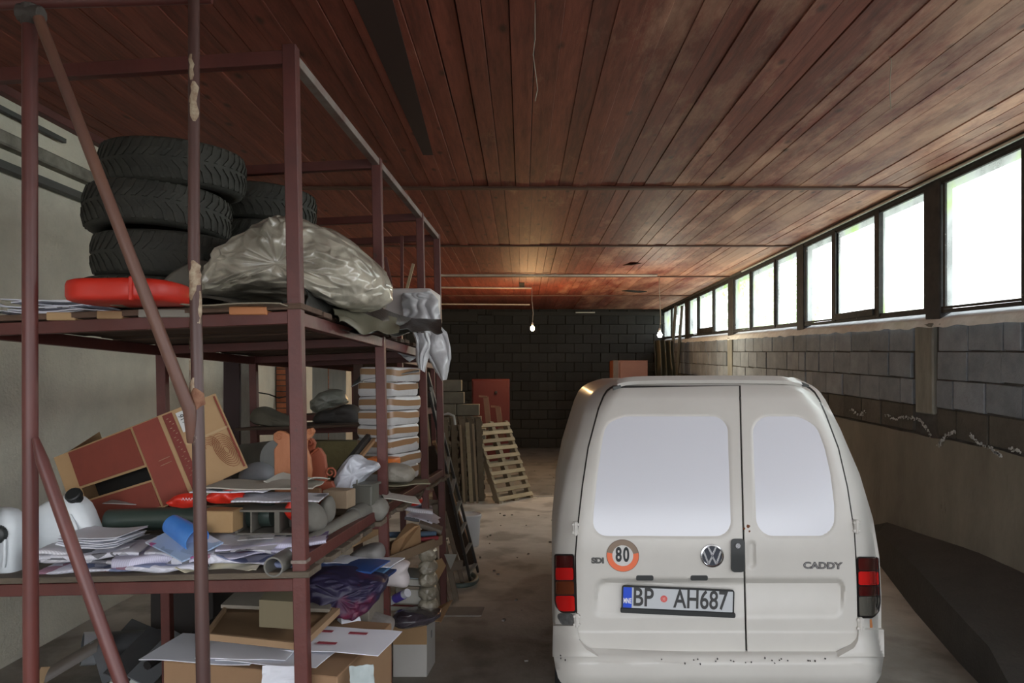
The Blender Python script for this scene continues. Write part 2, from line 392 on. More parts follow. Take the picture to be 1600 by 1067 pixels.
for q0,q1 in pils:
    mb = MB(); mb.hexa([(XR-.025,q0+.03,base_top(q0)+.2),(XR+.1,q0+.03,base_top(q0)+.2),(XR+.1,q1-.05,base_top(q0)+.2),(XR-.02,q1-.05,base_top(q0)+.2)],
        [(XR-.03,q0+.03,sillz(q0)-.02),(XR+.1,q0+.03,sillz(q0)-.02),(XR+.1,q1-.05,sillz(q1)-.02),(XR-.03,q1-.05,sillz(q1)-.02)])
    part('pilaster', mb, pm, wr, bevel=.012)
# lime efflorescence: thin raised crust
cm = mat('lime_crust', (.62,.62,.60), .95, col2=(.35,.34,.32), scale=14, contrast=2)
def wp(px,py,o=0):
    Y = F*(XR-.03)/(px-CX); return Vector((XR-.034-o, Y, CZ-(py-CY)*Y/F))
for pl in ([(1385,646),(1400,655),(1412,651),(1430,653),(1440,657),(1449,668),(1456,680)], [(1468,697),(1472,687),(1482,678),(1494,674)], [(1516,676),(1527,690),(1543,697),(1556,705),(1566,712)], [(1330,640),(1345,648),(1352,642)], [(1580,700),(1596,706)]):
    mb = MB()
    for i in range(len(pl)-1):
        for t in np.linspace(0,1,14):
            a = pl[i]; b = pl[i+1]; x = a[0]+(b[0]-a[0])*t; y = a[1]+(b[1]-a[1])*t; d_ = rd.gauss(0,1.6)
            c = wp(x+rd.gauss(0,1.5), y+abs(d_)*1.3-1); r_ = rd.uniform(.006,.02)/(1+abs(d_)*.4)
            mb.prism([c+Vector((0,r_*math.cos(q)*rd.uniform(.6,1.2),r_*math.sin(q)*rd.uniform(.6,1.2))) for q in np.linspace(0,2*PI,8)[:-1]],(-.004,0,0))
    part('lime_crust', mb, cm, wr, label='white lime crust line', kind='stuff')
# diagonal footing rising along the wall foot
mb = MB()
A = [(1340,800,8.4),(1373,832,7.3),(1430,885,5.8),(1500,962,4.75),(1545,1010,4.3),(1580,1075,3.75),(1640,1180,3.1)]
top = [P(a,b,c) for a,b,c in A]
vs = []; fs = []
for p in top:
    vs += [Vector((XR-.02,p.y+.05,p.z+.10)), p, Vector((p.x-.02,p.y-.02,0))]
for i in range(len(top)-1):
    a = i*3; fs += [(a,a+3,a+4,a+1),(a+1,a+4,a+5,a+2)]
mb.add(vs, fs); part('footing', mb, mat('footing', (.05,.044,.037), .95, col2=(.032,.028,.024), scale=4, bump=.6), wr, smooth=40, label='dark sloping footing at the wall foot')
# window sill ledge, mortar run-out bright
sm = mat('sill_mortar', (.85,.85,.82), .9, col2=(.6,.59,.55), scale=6, bump=.6)
mb = MB()
def sf(u, v):
    Y = 2.5+(YB-2.5)*u; e = .05*nz(Y*2.4, 7)+.02*nz(Y*9)
    x = XR+.12-(.165+ (e*.5))*v; z = sillz(Y)+.075-.085*v-(.02*v if v > .8 else 0)
    if v > .99: z -= .03+.02*nz(Y*5)
    return Vector((x, Y, z))
mb.grid(220,6,sf); struct('window_sill', mb, sm, smooth=60)
# header above the windows with flat pipe
mb = MB(); mb.box((XR+.16,(YF+YB)/2,3.66),(.34,YB-YF,.16)); struct('trim_1', mb, mat('header_dark', (.035,.033,.03), .9, col2=(.10,.095,.08), scale=9))
mb = MB(); mb.tube([(XR-.02,2.0,ZC-.035),(XR-.02,7.5,ZC-.035),(XR-.02,12.2,ZC-.03)],.014,8); solo('conduit_pipe', mb, mat('pale_pipe', (.62,.62,.55), .5), 'thin pale conduit pipe running along the top edge of the window row', 'pipe', smooth=60)
# wall solid strip above header up to ceiling outside
mb = MB(); mb.box((XR+.17,(YF+YB)/2,3.76),(.34,YB-YF,.05)); struct('trim_2', mb, dark)
# front wall with wide open gateway behind the camera
mb = MB(); mb.box((-3.3,YF-.1,1.8),(.3,.2,3.7)); mb.box((3.65,YF-.1,1.8),(.4,.2,3.7)); mb.box((.15,YF-.1,3.2),(7.0,.2,1.0))
struct('wall_front', mb, plaster)
# ---- windows: posts, mullions, panes
glass = bpy.data.materials.new('dirty_glass'); glass.use_nodes = True
N = glass.node_tree.nodes; L = glass.node_tree.links; b = N['Principled BSDF']
tr = N.new('ShaderNodeBsdfTransparent'); tl = N.new('ShaderNodeBsdfTranslucent'); mx = N.new('ShaderNodeMixShader'); out = N['Material Output']
t = N.new('ShaderNodeTexCoord'); n = N.new('ShaderNodeTexNoise'); n.inputs['Scale'].default_value = 2.2; n.inputs['Detail'].default_value = 8; L.new(t.outputs['Object'], n.inputs['Vector'])
r = N.new('ShaderNodeValToRGB'); L.new(n.outputs[0], r.inputs[0]); r.color_ramp.elements[0].position = .35; r.color_ramp.elements[1].position = .75
r.color_ramp.elements[0].color = (.22,.22,.22,1); r.color_ramp.elements[1].color = (.62,.62,.62,1)
ra = N.new('ShaderNodeValToRGB'); L.new(n.outputs[0], ra.inputs[0]); ra.color_ramp.elements[0].position=.5; ra.color_ramp.elements[1].position=.68; ra.color_ramp.elements[0].color=(.9,.95,.9,1); ra.color_ramp.elements[1].color=(.55,.75,.3,1); L.new(ra.outputs[0], tl.inputs[0]); tr.inputs[0].default_value = (.97,1,.98,1)
L.new(r.outputs[0], mx.inputs[0]); L.new(tr.outputs[0], mx.inputs[1]); L.new(tl.outputs[0], mx.inputs[2]); L.new(mx.outputs[0], out.inputs['Surface'])
posts = [(3.02,3.27),(6.46,6.70),(9.60,9.84),(12.83,13.15),(16.3,16.65)]
mull = [[(5.38,.05),(4.3,.05)],[(8.68,.10),(7.62,.10)],[(11.87,.06),(10.72,.06)],[(15.45,.10),(14.2,.07)],[(18.2,.07)]]
wn_i = 0
fr = mat('window_frame', (.045,.04,.035), .75, col2=(.015,.015,.015), scale=12, spots=(.35,.34,.30), spot_scale=16, spot_th=.64)
for bi in range(5):
    y0 = posts[bi][1]; y1 = posts[bi+1][0] if bi < 4 else YB
    cuts = [y0]+sorted(c for c,_ in mull[bi])+[y1]
    wn_i += 1
    zt = 3.56
    mb = MB(); F_ = .035
    mb.beam((XR+.045,y0,zt+.01),(XR+.045,y1,zt+.01),.06,.05)
    mb.beam((XR+.045,y0,sillz(y0)+.085),(XR+.045,y1,sillz(y1)+.08),.05,.03)
    win = struct('window_%d'%wn_i, mb, fr)
    for c, wd in mull[bi]:
        mb = MB(); mb.box((XR+.045,c,(zt+sillz(c))/2+.04),(.07,wd,zt-sillz(c)-.08)); part('mullion', mb, fr, win, bevel=.004)
    for i in range(len(cuts)-1):
        a, b_ = cuts[i]+.0, cuts[i+1]-.0
        wa = .04; 
        mb = MB(); za, zb = sillz(a)+.11, sillz(b_)+.11
        mb.add([(XR+.055,a,za),(XR+.055,b_,zb),(XR+.055,b_,zt-.02),(XR+.055,a,zt-.02)],[(0,1,2,3)]); part('pane', mb, glass, win)
        mb = MB()
        for yy in (a+.035, b_-.035): mb.beam((XR+.035,yy,sillz(yy)+.11),(XR+.035,yy,zt-.03),.03,.018,up=(1,0,0))
        mb.beam((XR+.035,a,za+.0),(XR+.035,b_,zb+.0),.025,.02); mb.beam((XR+.035,a,zt-.025),(XR+.035,b_,zt-.025),.025,.02)
        part('sash', mb, fr, win)
# opening casement lowered sash in bay 2 and 4
mb = MB(); mb.beam((XR+.02,7.68,sillz(8)+.13),(XR+.02,8.62,sillz(8.6)+.13),.05,.07); part('sash', mb, fr, bpy.data.objects['window_2'])
mb = MB(); mb.beam((XR+.02,14.2,sillz(14)+.17),(XR+.02,15.4,sillz(15)+.17),.05,.10); part('sash', mb, fr, bpy.data.objects['window_4'])
for i,(a,b_) in enumerate(posts):
    mb = MB(); mb.box((XR+.07,(a+b_)/2,(3.6+sillz(a))/2+.02),(.12,b_-a,3.6-sillz(a)+.04)); struct('trim_%d'%(i+3), mb, colm, bevel=.01)
# ---- outside
bounce_mat = mat('bounce_ground', (.75,.74,.66), .95, col2=(.62,.65,.5), scale=3)  # unseen ground beside the hall, made pale to bounce light onto the ceiling
mb = MB(); mb.box((14,8,1.6),(20,60,.2)); o = struct('ground_beside', mb, bounce_mat)
mb = MB(); mb.box((0,-12,-.15),(40,21,.2)); o = struct('ground_front', mb, mat('yard', (.10,.095,.09), .95, col2=(.07,.065,.06), scale=2))
# steel grille beyond the nearest window
gm = mat('grille_steel', (.10,.13,.10), .6)
g = thing('garden_grille','thin steel grille standing outside the nearest window','grille',(XR+1.6,7.0,1.7))
for yy in (6.95,7.12,7.29,7.46): 
    mb = MB(); mb.tube([(XR+1.6,yy,1.7),(XR+1.6,yy,2.98+.03*math.sin(yy*9))],.007,5); part('bar', mb, gm, g)
mb = MB(); mb.tube([(XR+1.6,6.8,2.78),(XR+1.6,7.6,2.8)],.007,5); mb.tube([(XR+1.6,6.8,2.2),(XR+1.6,7.6,2.2)],.007,5); part('rail', mb, gm, g)
# leafy trees outside
leafm = mat('leaves', (.22,.36,.08), .6, col2=(.40,.52,.16), scale=4)
def bush(x, y, z, r, n, label, seed):
    rd = random.Random(seed); t_ = thing('leafy_tree', label, 'tree', (x,y,1.7), 'trees outside the windows')
    mb = MB(); mb.tube([(x,y,1.7),(x+.1,y+.1,z)],.08,7); part('trunk', mb, mat('bark', (.12,.09,.06), .9), t_)
    mb = MB()
    for i in range(n):
        d = Vector((rd.gauss(0,1),rd.gauss(0,1),rd.gauss(0,.8))).normalized()*r*rd.random()**.45; c = Vector((x,y,z))+d
        R_ = rot(rd.uniform(0,360),rd.uniform(0,360),rd.uniform(0,360)); s = rd.uniform(.06,.13)
        mb.add([c+R_@Vector(q)*s for q in ((-1,0,0),(0,-.45,0.1),(1,0,0),(0,.45,.1))],[(0,1,2,3)])
    o = part('foliage', mb, leafm, t_, kind='stuff')
bush(9.5, 9.6, 6.3, 1.3, 900, 'leafy tree whose pale green crown shows high in the nearest window', 1)
bush(8.5, 27.0, 5.4, 2.4, 1600, 'leafy green tree behind the two farthest window panes', 2)
bush(7.5, 22.5, 3.6, 1.5, 1100, 'lower green tree seen through the fourth window bay', 3)
# ---- bulbs, cords, conduits
wire = mat('cord', (.42,.36,.28), .6)
pipe = mat('pale_pipe2', (.66,.60,.52), .5, col2=(.5,.43,.36), scale=8)
for (pts, lab) in (([(682,430,12.6),(1027,430,12.75)],'pale conduit pipe nearest the camera, crossing the ceiling to the right bulb'),
                   ([(682,449,14.4),(831,450,14.4)],'shorter pale conduit pipe ending above the warm bulb'),
                   ([(688,475,17.0),(828,476,17.0)],'farthest thin conduit pipe across the ceiling near the back wall')):
    mb = MB(); q = [P(*p_) for p_ in pts]; mb.tube(q,.017 if '1027' not in str(pts) else .02,8); o = solo('ceiling_conduit', mb, pipe, lab, 'pipe', smooth=60)
for (px,py,Y,y0,colr,en,ext,lab,x0) in ((1031,523,12.7,432,(1,.93,.72),90,3.8,'glowing pale bulb hanging on a cord near the far windows',1030),(832,513,14.35,450,(1,.62,.28),110,3.2,'glowing warm orange bulb hanging on a cord in the middle of the hall',831)):
    c = P(px,py,Y); b_ = thing('light_bulb', lab, 'light bulb', c)
    mb = MB(); mb.lathe([(0,-.048),(.022,-.043),(.038,-.024),(.043,0),(.036,.024),(.018,.045),(.014,.055)], c, 16); part('glass_bulb', mb, mat('bulb_%d'%px, colr, .3, emit=colr, est=90), b_, smooth=180)
    mb = MB(); mb.lathe([(.016,.045),(.02,.055),(.02,.10),(.008,.115)], c, 12); part('socket', mb, mat('socket_white', (.7,.68,.62), .5), b_, smooth=40)
    mb = MB(); mb.tube([c+Vector((0,0,.11)), c+Vector((.015,0,.3)), P(x0,y0+20,Y), P(x0,y0,Y)], .006, 6); part('cord', mb, wire, b_, smooth=180)
    ld = bpy.data.lights.new('bulb_light','POINT'); ld.energy = en; ld.color = colr; ld.shadow_soft_size = .05
    lo = bpy.data.objects.new('bulb_light', ld); COL.objects.link(lo); lo.parent = b_; lo.location = (0,0,-.06)
# dangling strings
for pts, lab in (([(836,0,3.5),(836,62,3.52),(833,85,3.53),(840,140,3.55),(836,158,3.55)],'loose thin cord hanging from the middle of the ceiling'),
                 ([(1389,50,4.1),(1393,95,4.12),(1390,135,4.12),(1392,170,4.13)],'loose pale string hanging from the ceiling at right')):
    mb = MB(); q = [P(*p_) for p_ in pts]; q[0].z = ZC-.0; mb.tube(q,.0022,5); solo('hanging_string', mb, wire, lab, 'string', smooth=180)
# ================================================================ the van
white = mat('van_paint', (.585,.562,.52), .5, col2=(.53,.508,.47), scale=2.5, coat=.3, detail=4)
film = mat('window_film', (.66,.67,.72), .28, coat=.35)
blk = mat('black_plastic', (.015,.017,.017), .45)
seal = mat('door_seal', (.02,.017,.015), .8)
chrome = mat('chrome', (.62,.62,.64), .22, metal=1)
rust = mat('rust', (.20,.07,.025), .9, col2=(.10,.04,.02), scale=30)
VA = math.radians(-3.2); VL = Vector(((1121-CX)*3.55/F, 3.55, 0))
VR = Matrix.Rotation(VA,3,'Z'); VRi = VR.inverted()
def lean(z):
    t = max(0, z-.98); return .30*(t/.85)**1.6
def halfw(z):  # rough half width by height for corner rounding
    return float(np.interp(z,[.3,.6,1.0,1.25,1.5,1.65,1.75,1.82],[.80,.80,.785,.765,.70,.63,.55,.47]))
def Rf(x, z):
    h = halfw(z); a = min(1.15, abs(x)/h)
    y = lean(z)+.035*(abs(x)/.8)**2
    if a > .8: y += .13*((a-.8)/.2)**2.3
    t = max(0, z-1.72)
    y += 9*t*t
    return y
def pv(px, py, off=0):      # pixel on the rear skin -> world point (off = outward)
    Y = 3.7
    for _ in range(8):
        w_ = P(px, py, Y); l = VRi @ (w_-VL); Y += .8*(Rf(l.x, l.z)-off-l.y)
    return P(px, py, Y)
def vl(x, y, z): return VL + VR @ Vector((x, y, z))
def loc(p): return VRi @ (p-VL)
van = thing('van','white panel van parked with its rear doors facing the camera','van',VL)
OUTL = [(592,975),(594,966),(597,957),(602,943),(610,931),(620,922),(640,914),(690,900),(740,886),(800,875),(865,868),(930,868),(985,868),(1060,872)]
OUTR = [(592,1246),(594,1252),(599,1262),(604,1272),(612,1281),(625,1290),(670,1313),(740,1343),(810,1364),(870,1374),(930,1377),(985,1377),(1060,1372)]
def itp(tab, y): return float(np.interp(y, [a for a,_ in tab], [b for _,b in tab]))
def patch(name, Lt, Rt, y0, y1, nu, nv, off, m, parent, disp=None, skirt=.02, label=None, dense=None, top=None, bot=None):
    rows = []
    for j in range(nv):
        v = j/(nv-1)
        row = []
        for i in range(nu):
            u = i/(nu-1)
            # non-linear rows near the ends to resolve rounded corners
            s = v if dense is None else (v - dense*math.sin(2*PI*v)/(2*PI))
            py = y0+(y1-y0)*s; xl, xr = itp(Lt,py), itp(Rt,py); px = xl+(xr-xl)*u
            if top: py_ = py+(1-s)*top(px)
            else: py_ = py
            if bot: py_ += s*bot(px)
            row.append(pv(px, py_, off+(disp(px,py_) if disp else 0)))
        rows.append(row)
    mb = MB(); vs = [p for r_ in rows for p in r_]
    fs = [(j*nu+i,j*nu+i+1,(j+1)*nu+i+1,(j+1)*nu+i) for j in range(nv-1) for i in range(nu-1)]
    bd = [i for i in range(nu)]+[j*nu+nu-1 for j in range(1,nv)]+[(nv-1)*nu+i for i in range(nu-2,-1,-1)]+[j*nu for j in range(nv-2,0,-1)]
    if skirt:
        m0 = len(vs); inn = VR @ Vector((0,skirt,0)); vs += [vs[i]+inn for i in bd]; n = len(bd)
        fs += [(bd[k], bd[(k+1)%n], m0+(k+1)%n, m0+k) for k in range(n)]
    mb.add(vs, fs)
    if name is None: return mb, vs, bd
    return part(name, mb, m, parent, smooth=38, label=label)
def sdrr(px, py, tab_l, tab_r, y0, y1, r):   # signed distance-ish (px) inside positive
    xl, xr = itp(tab_l,py), itp(tab_r,py)
    dx = min(px-xl, xr-px); dy = min(py-y0, y1-py)
    if dx < r and dy < r: return r-math.hypot(r-dx, r-dy)
    return min(dx, dy)
def sst(a, b, x):
    t = max(0, min(1, (x-a)/(b-a))); return t*t*(3-2*t)
# body: rear skin + sides
top_c = lambda px: 3.5-3.5*math.cos((px-1112)/150*1.2)*1.0 if False else 0
nu, nv = 110, 130
def hollow(px, py):
    d = sdrr(px,py,[(592,975),(640,946),(700,930),(830,913),(1010,915)],[(592,1240),(650,1280),(700,1299),(830,1324),(1010,1328)],618,1000,20)
    return -.045*sst(0,8,d)
mb, vs, bd = patch(None, OUTL, OUTR, 592, 1060, nu, nv, 0, None, None, skirt=0, disp=lambda a,b: hollow(a,b))
ring = [loc(vs[i]) for i in bd]; n = len(ring)
st = [(.10,1.012,0,1.83),(.35,1.03,0,1.84),(1.1,1.045,.004,1.84),(2.2,1.045,.0,1.83),(2.55,1.03,0,1.80),(3.05,1.02,0,1.36),(3.25,1.01,0,1.10),(3.95,.99,0,.93),(4.12,.93,0,.80)]
zmid = 1.0
allr = [bd]; 
for (dy, sx, dz, zcap) in st:
    ids = []
    for p in ring:
        yy = max(p.y, 0)
        q = Vector((p.x*sx, p.y+dy if dy < .5 else dy+.15*0+ (p.y*.3), p.z+dz))
        if zcap < 1.82:
            k = (zcap-.35)/(1.82-.35); q.z = .35+(p.z-.35)*k if p.z > .35 else p.z
            if zcap < 1.5: 
                hw = .80*sx; q.x = max(-hw, min(hw, p.x*(1+.35*(1-k))))
        mb.v.append(VL+VR@q); mb.m = mb.m; ids.append(len(mb.v)-1)
    pr = allr[-1]
    for k in range(n):
        mb.f.append((pr[k], ids[k], ids[(k+1)%n], pr[(k+1)%n])); mb.m.append(0)
    allr.append(ids)
mb.f.append(tuple(allr[-1])); mb.m.append(0)
part('body', mb, white, van, smooth=38)
# doors
LDL = [(606,958),(608,954),(612,949),(620,944),(640,936),(700,920),(760,911),(830,903),(870,900),(960,902),(985,903),(1000,905),(1006,909),(1010,915),(1012,921)]
LDR = [(600,1154.5),(1022,1165)]
RDL = [(600,1157.5),(1022,1168)]
RDR = [(602,1252),(604,1258),(608,1265),(614,1272),(625,1279),(650,1290),(700,1309),(760,1323),(830,1334),(900,1338),(985,1340),(1000,1338),(1008,1333),(1014,1326),(1018,1318)]
WL_L = [(650,957),(660,946),(680,940),(740,931),(800,925),(838,923)]; WL_R = [(650,1139),(740,1142),(838,1145)]
WR_L = [(650,1173),(838,1180)]; WR_R = [(650,1268),(665,1278),(700,1291),(740,1300),(790,1306),(838,1306)]
PRL = [(904,930),(965,924)]; PRR = [(904,1322),(965,1318)]
def disp_l(px, py):
    d = sdrr(px,py,WL_L,WL_R,648,840,26); o = .0
    o -= .009*sst(-1,5,d)
    d2 = sdrr(px,py,PRL,[(0,1400),(2000,1400)],903,966,16)
    if py > 860: o -= .034*sst(0,8,d2)*(1-.85*sst(905,966,py))
    if py > 985: o += .003*sst(985,989,py)
    return o
def disp_r(px, py):
    d = sdrr(px,py,WR_L,WR_R,648,840,30); o = 0
    o -= .009*sst(-1,5,d)
    d2 = sdrr(px,py,[(0,1000),(2000,1000)],PRR,903,968,16)
    if py > 860: o -= .034*sst(0,8,d2)*(1-.85*sst(905,966,py))
    if py > 985: o += .003*sst(985,989,py)
    # grip recess beside the handle
    if 840 < py < 895 and px < 1190:
        d3 = sdrr(px,py,[(0,1166),(2000,1166)],[(0,1182),(2000,1182)],845,888,7); o -= .014*sst(0,5,d3)
    return o
tl_ = lambda px: -3.0*sst(960,1150,px)
bl_ = lambda px: 9*sst(905,1100,px)
ldoor = patch('rear_door', LDL, LDR, 606, 1012, 80, 180, .012, white, van, disp_l, .02, dense=.6, top=tl_, bot=bl_)
rdoor = patch('rear_door', RDL, RDR, 602, 1018, 70, 180, .012, white, van, disp_r, .02, dense=.6, top=lambda px: 1-1*sst(1250,1160,px) if False else 0, bot=lambda px: 2-0*px)
# dark seal strip under both doors
def offs(tab, sg, d):
    out = []
    for i in range(len(tab)):
        (y0,x0),(y1,x1) = tab[max(0,i-1)], tab[min(len(tab)-1,i+1)]; L_ = math.hypot(x1-x0,y1-y0); tx, ty = (x1-x0)/L_, (y1-y0)/L_
        out.append((tab[i][0]-sg*tx*d*(1 if sg>0 else 1), tab[i][1]+sg*ty*d))
    return sorted(out)
SL = offs(LDL,-1,2.2); SR = offs(RDR,1,2.2)
patch('door_seal', SL, SR, 603.5, 1017, 150, 200, .004, seal, van, hollow, .01, dense=.6, top=lambda px:-1.2, bot=lambda px: 6*sst(905,1080,px))
def rrect_patch(name, TL, TR, y0, y1, r, off, m, parent, n=10, nu=26, label=None, disp=None, ins=0):
    # rounded corners by x-inset
    rows_y = []
    for k in range(n): rows_y.append(y0+r*(1-math.cos(PI/2*k/(n-1))))
    for k in range(1,14): rows_y.append(y0+r+(y1-y0-2*r)*k/14)
    for k in range(n): rows_y.append(y1-r+r*math.sin(PI/2*k/(n-1)))
    Lt = []; Rt = []
    for y in rows_y:
        e = 0
        if y < y0+r: e = r-math.sqrt(max(0,r*r-(y0+r-y)**2))
        if y > y1-r: e = r-math.sqrt(max(0,r*r-(y-(y1-r))**2))
        Lt.append((y, itp(TL,y)+e+ins)); Rt.append((y, itp(TR,y)-e-ins))
    mb = MB(); vs = []; nv_ = len(rows_y)
    for j,y in enumerate(rows_y):
        for i in range(nu):
            px = Lt[j][1]+(Rt[j][1]-Lt[j][1])*i/(nu-1); vs.append(pv(px, y, off+(disp(px,y) if disp else 0)))
    fs = [(j*nu+i,j*nu+i+1,(j+1)*nu+i+1,(j+1)*nu+i) for j in range(nv_-1) for i in range(nu-1)]
    bd = [i for i in range(nu)]+[j*nu+nu-1 for j in range(1,nv_)]+[(nv_-1)*nu+i for i in range(nu-2,-1,-1)]+[j*nu for j in range(nv_-2,0,-1)]
    m0 = len(vs); inn = VR @ Vector((0,.006,0)); vs += [vs[i]+inn for i in bd]; q = len(bd)
    fs += [(bd[k], bd[(k+1)%q], m0+(k+1)%q, m0+k) for k in range(q)]
    mb.add(vs, fs); return part(name, mb, m, parent, smooth=45, label=label)
shade_line = mat('shadow_line_grey', (.30,.25,.21), .6)  # soft shadow line round the door windows, painted as a thin rim
rrect_patch('window_shadow_line', WL_L, WL_R, 649.5, 838.5, 25, .0045, shade_line, ldoor, ins=.4)
rrect_patch('window_shadow_line', WR_L, WR_R, 649.5, 838.5, 28, .0045, shade_line, rdoor, ins=.4)
rrect_patch('window_panel', WL_L, WL_R, 650.5, 837.5, 24, .0065, film, ldoor, ins=2.5)
rrect_patch('window_panel', WR_L, WR_R, 650.5, 837.5, 27, .0065, film, rdoor, ins=2.5)
# door handle, lock
h = rrect_patch('door_handle', [(0,1142.5)], [(2000,1164)], 842, 894, 6, .028, blk, van, nu=8)
mb = MB(); c = pv(1152.5,852,.03); mb.lathe([(0,-.003),(.011,-.003),(.012,.0),(.012,.01)], c, 16, R=VR@rot(90,0,0)); part('lock_cylinder', mb, chrome, h, smooth=40)
# hinges
for (px,py) in ((899,825),(901,968),(1337,822),(1343,974)):
    c = pv(px,py,.012); mb = MB()
    R_ = VR
    mb.box(c, (.024,.03,.06), R_); mb.tube([c+Vector((0,-.014,-.034)),c+Vector((0,-.014,.034))],.008,8); mb.box(c+Vector((.0,-.01,.02)),(.036,.016,.012),R_); mb.box(c+Vector((.0,-.01,-.02)),(.036,.016,.012),R_)
    part('hinge', mb, white, ldoor if px < 1000 else rdoor, bevel=.002)
# rust spots
for (px,py,r_) in ((1169,822,.012),(1163,826,.007),(1171,830,.006)):
    mb = MB(); vs_ = []; rd = random.Random(px)
    pts = [pv(px+r_*260*math.cos(a)*rd.uniform(.6,1.2), py+r_*300*math.sin(a)*rd.uniform(.6,1.2), .0135) for a in np.linspace(0,2*PI,13)[:-1]]
    mb.prism(pts, VR@Vector((0,.002,0))); part('rust_patch', mb, rust, rdoor)
mb = MB(); mb.prism([pv(a,b,.001) for a,b in ((1359,968),(1362,967),(1363.5,978),(1362,986),(1359.5,982))], VR@Vector((0,.001,0))); part('rust_streak', mb, mat('rust_orange',(.55,.20,.06),.9), van)
# grip shadow edge & licence lamps
for a in (994,1079):
    rrect_patch('plate_lamp', [(0,a)], [(2000,a+27)], 899.0, 907, 2.5, .014, blk, ldoor, nu=6, n=4)
# gutter ends at the roof
for (a,b) in ((964,606),(1257,602)):
    c = pv(a,b,.012); mb = MB(); mb.box(c,(.045,.03,.024),VR@rot(0,22 if a>1100 else -12,0)); part('gutter_cap', mb, mat('grey_plastic', (.05,.055,.05), .5), van, bevel=.006, seg=2)
# roof spoiler lip
SPL = [(590,985),(600,966)]
def sp(u, v):
    px = 966+(1250-966)*u; arch = 3.0*(1-math.cos((u-.55)*2.0)) ; ends = 5*(abs(u-.5)*2)**12
    py = 592+arch+ends+ v*7
    return pv(px, py, .016)
mb = MB(); mb.grid(50,5,sp,.02); part('roof_lip', mb, white, van, smooth=50)
# tail lamps
red1 = mat('lamp_dark_red', (.06,.004,.004), .15, coat=.6); red2 = mat('lamp_red', (.55,.008,.008), .2, coat=.6)
amb = mat('lamp_amber', (.12,.025,.008), .2, coat=.6); clr = mat('lamp_clear', (.10,.095,.08), .15, coat=.6)
lmb = mat('lamp_housing', (.012,.01,.01), .4)
LLl = [(860,866),(960,867),(985,870)]; LLr = [(860,896),(985,901)]
hl = rrect_patch('tail_lamp', [(865,865.5),(940,866),(950,869),(958,877)], [(865,897),(958,900.5)], 866, 958, 4, .012, lmb, van, nu=10, label='cracked left rear lamp with red and amber sections')
for (a,b,m_,o_) in ((868,886,red1,.016),(887,906,red2,.022),(908,929,amb,.016),(931,955,red2,.015)):
    rrect_patch('lens', [(865,867.5),(940,868),(950,871),(958,879)], [(865,894.5),(958,898.5)], a, b, 3, o_, m_, hl, nu=12, n=4)
rrect_patch('fog_lamp', [(955,869),(965,871),(980,880)], [(955,895),(980,897)], 959, 978, 5, .016, mat('grey_lens', (.16,.16,.16), .3, col2=(.05,.05,.05), scale=40), hl, nu=8, n=4)
hr = rrect_patch('tail_lamp', [(865,1339),(965,1341)], [(865,1373),(940,1376.5),(955,1374),(965,1366)], 870, 966, 5, .012, lmb, van, nu=10, label='right rear lamp with a grey clear lower section')
for (a,b,m_,o_) in ((872,891,red1,.016),(893,914,red2,.022),(916,931,red1,.016),(932,962,clr,.016)):
    rrect_patch('lens', [(865,1341),(965,1343)], [(865,1371.5),(940,1374),(955,1371),(965,1364)], a, b, 3, o_, m_, hr, nu=12, n=4)
# corner filler under the right lamp
# bumper
BL = [(978,864),(990,863),(1030,864),(1050,868),(1066,874),(1075,885)]; BR = [(980,1380),(990,1382.5),(1030,1381),(1055,1377),(1066,1371),(1075,1360)]
def bd_(px,py):
    return .05*sst(1012,1030,py) + .012*sst(1030,1036,py)-.03*sst(1055,1080,py)
patch('bumper', BL, BR, 1024, 1078, 60, 16, .02, white, van, bd_, .08, top=lambda px: -(1024-(1012.5+9*sst(905,1100,px))) if px < 1330 else -3)
b_ = van.children[-1]
for side in (0,1):
    if side == 0: TLb = [(958,868),(980,864),(1030,863)]; TRb = [(978,902),(1000,905),(1014,915),(1026,935)]; y0,y1 = 978,1026
    else: TLb = [(985,1342),(1000,1341),(1012,1335),(1026,1310)]; TRb = [(980,1381),(1026,1382)]; y0,y1 = 984,1026
    patch('bumper_corner', TLb, TRb, y0, y1, 20, 14, .03, white, b_, lambda px,py: .045*sst(990,1026,py), .05)
# paint chips
mb = MB(); rd = random.Random(4)
for (x0,x1,y,nn) in ((874,884,1024,4),(1020,1100,1030,5),(1110,1290,1028,16)):
    for i in range(nn):
        px = rd.uniform(x0,x1); py = y+rd.uniform(-1,9); p = pv(px,py,.075+.012*sst(1030,1036,py)); mb.box(p,(.004,.008,.005*rd.uniform(.6,1.6)),VR)
part('paint_chip', mb, lmb, b_, kind='stuff')
# underbody, wheels
mb = MB(); mb.box(vl(0,2.0,.42),(1.5,3.7,.28),VR); part('underbody', mb, blk, van)
for (x,y) in ((-.70,.75),(.70,.75),(-.70,3.35),(.70,3.35)):
    c = vl(x,y,.29); R_ = VR@rot(0,90,0); mb = MB()
    mb.lathe([(.17,-.085),(.25,-.09),(.285,-.07),(.29,-.03),(.29,.03),(.285,.07),(.25,.09),(.17,.085)], c, 32, R=R_, close=True); wv = part('wheel', mb, mat('tyre_rubber',(.02,.02,.02),.8), van, smooth=40)
    mb = MB(); mb.lathe([(0,-.03),(.17,-.05),(.175,.05),(0,.03)], c, 24, R=R_); part('rim', mb, mat('rim_steel',(.3,.3,.3),.4,metal=.8), wv, smooth=40)
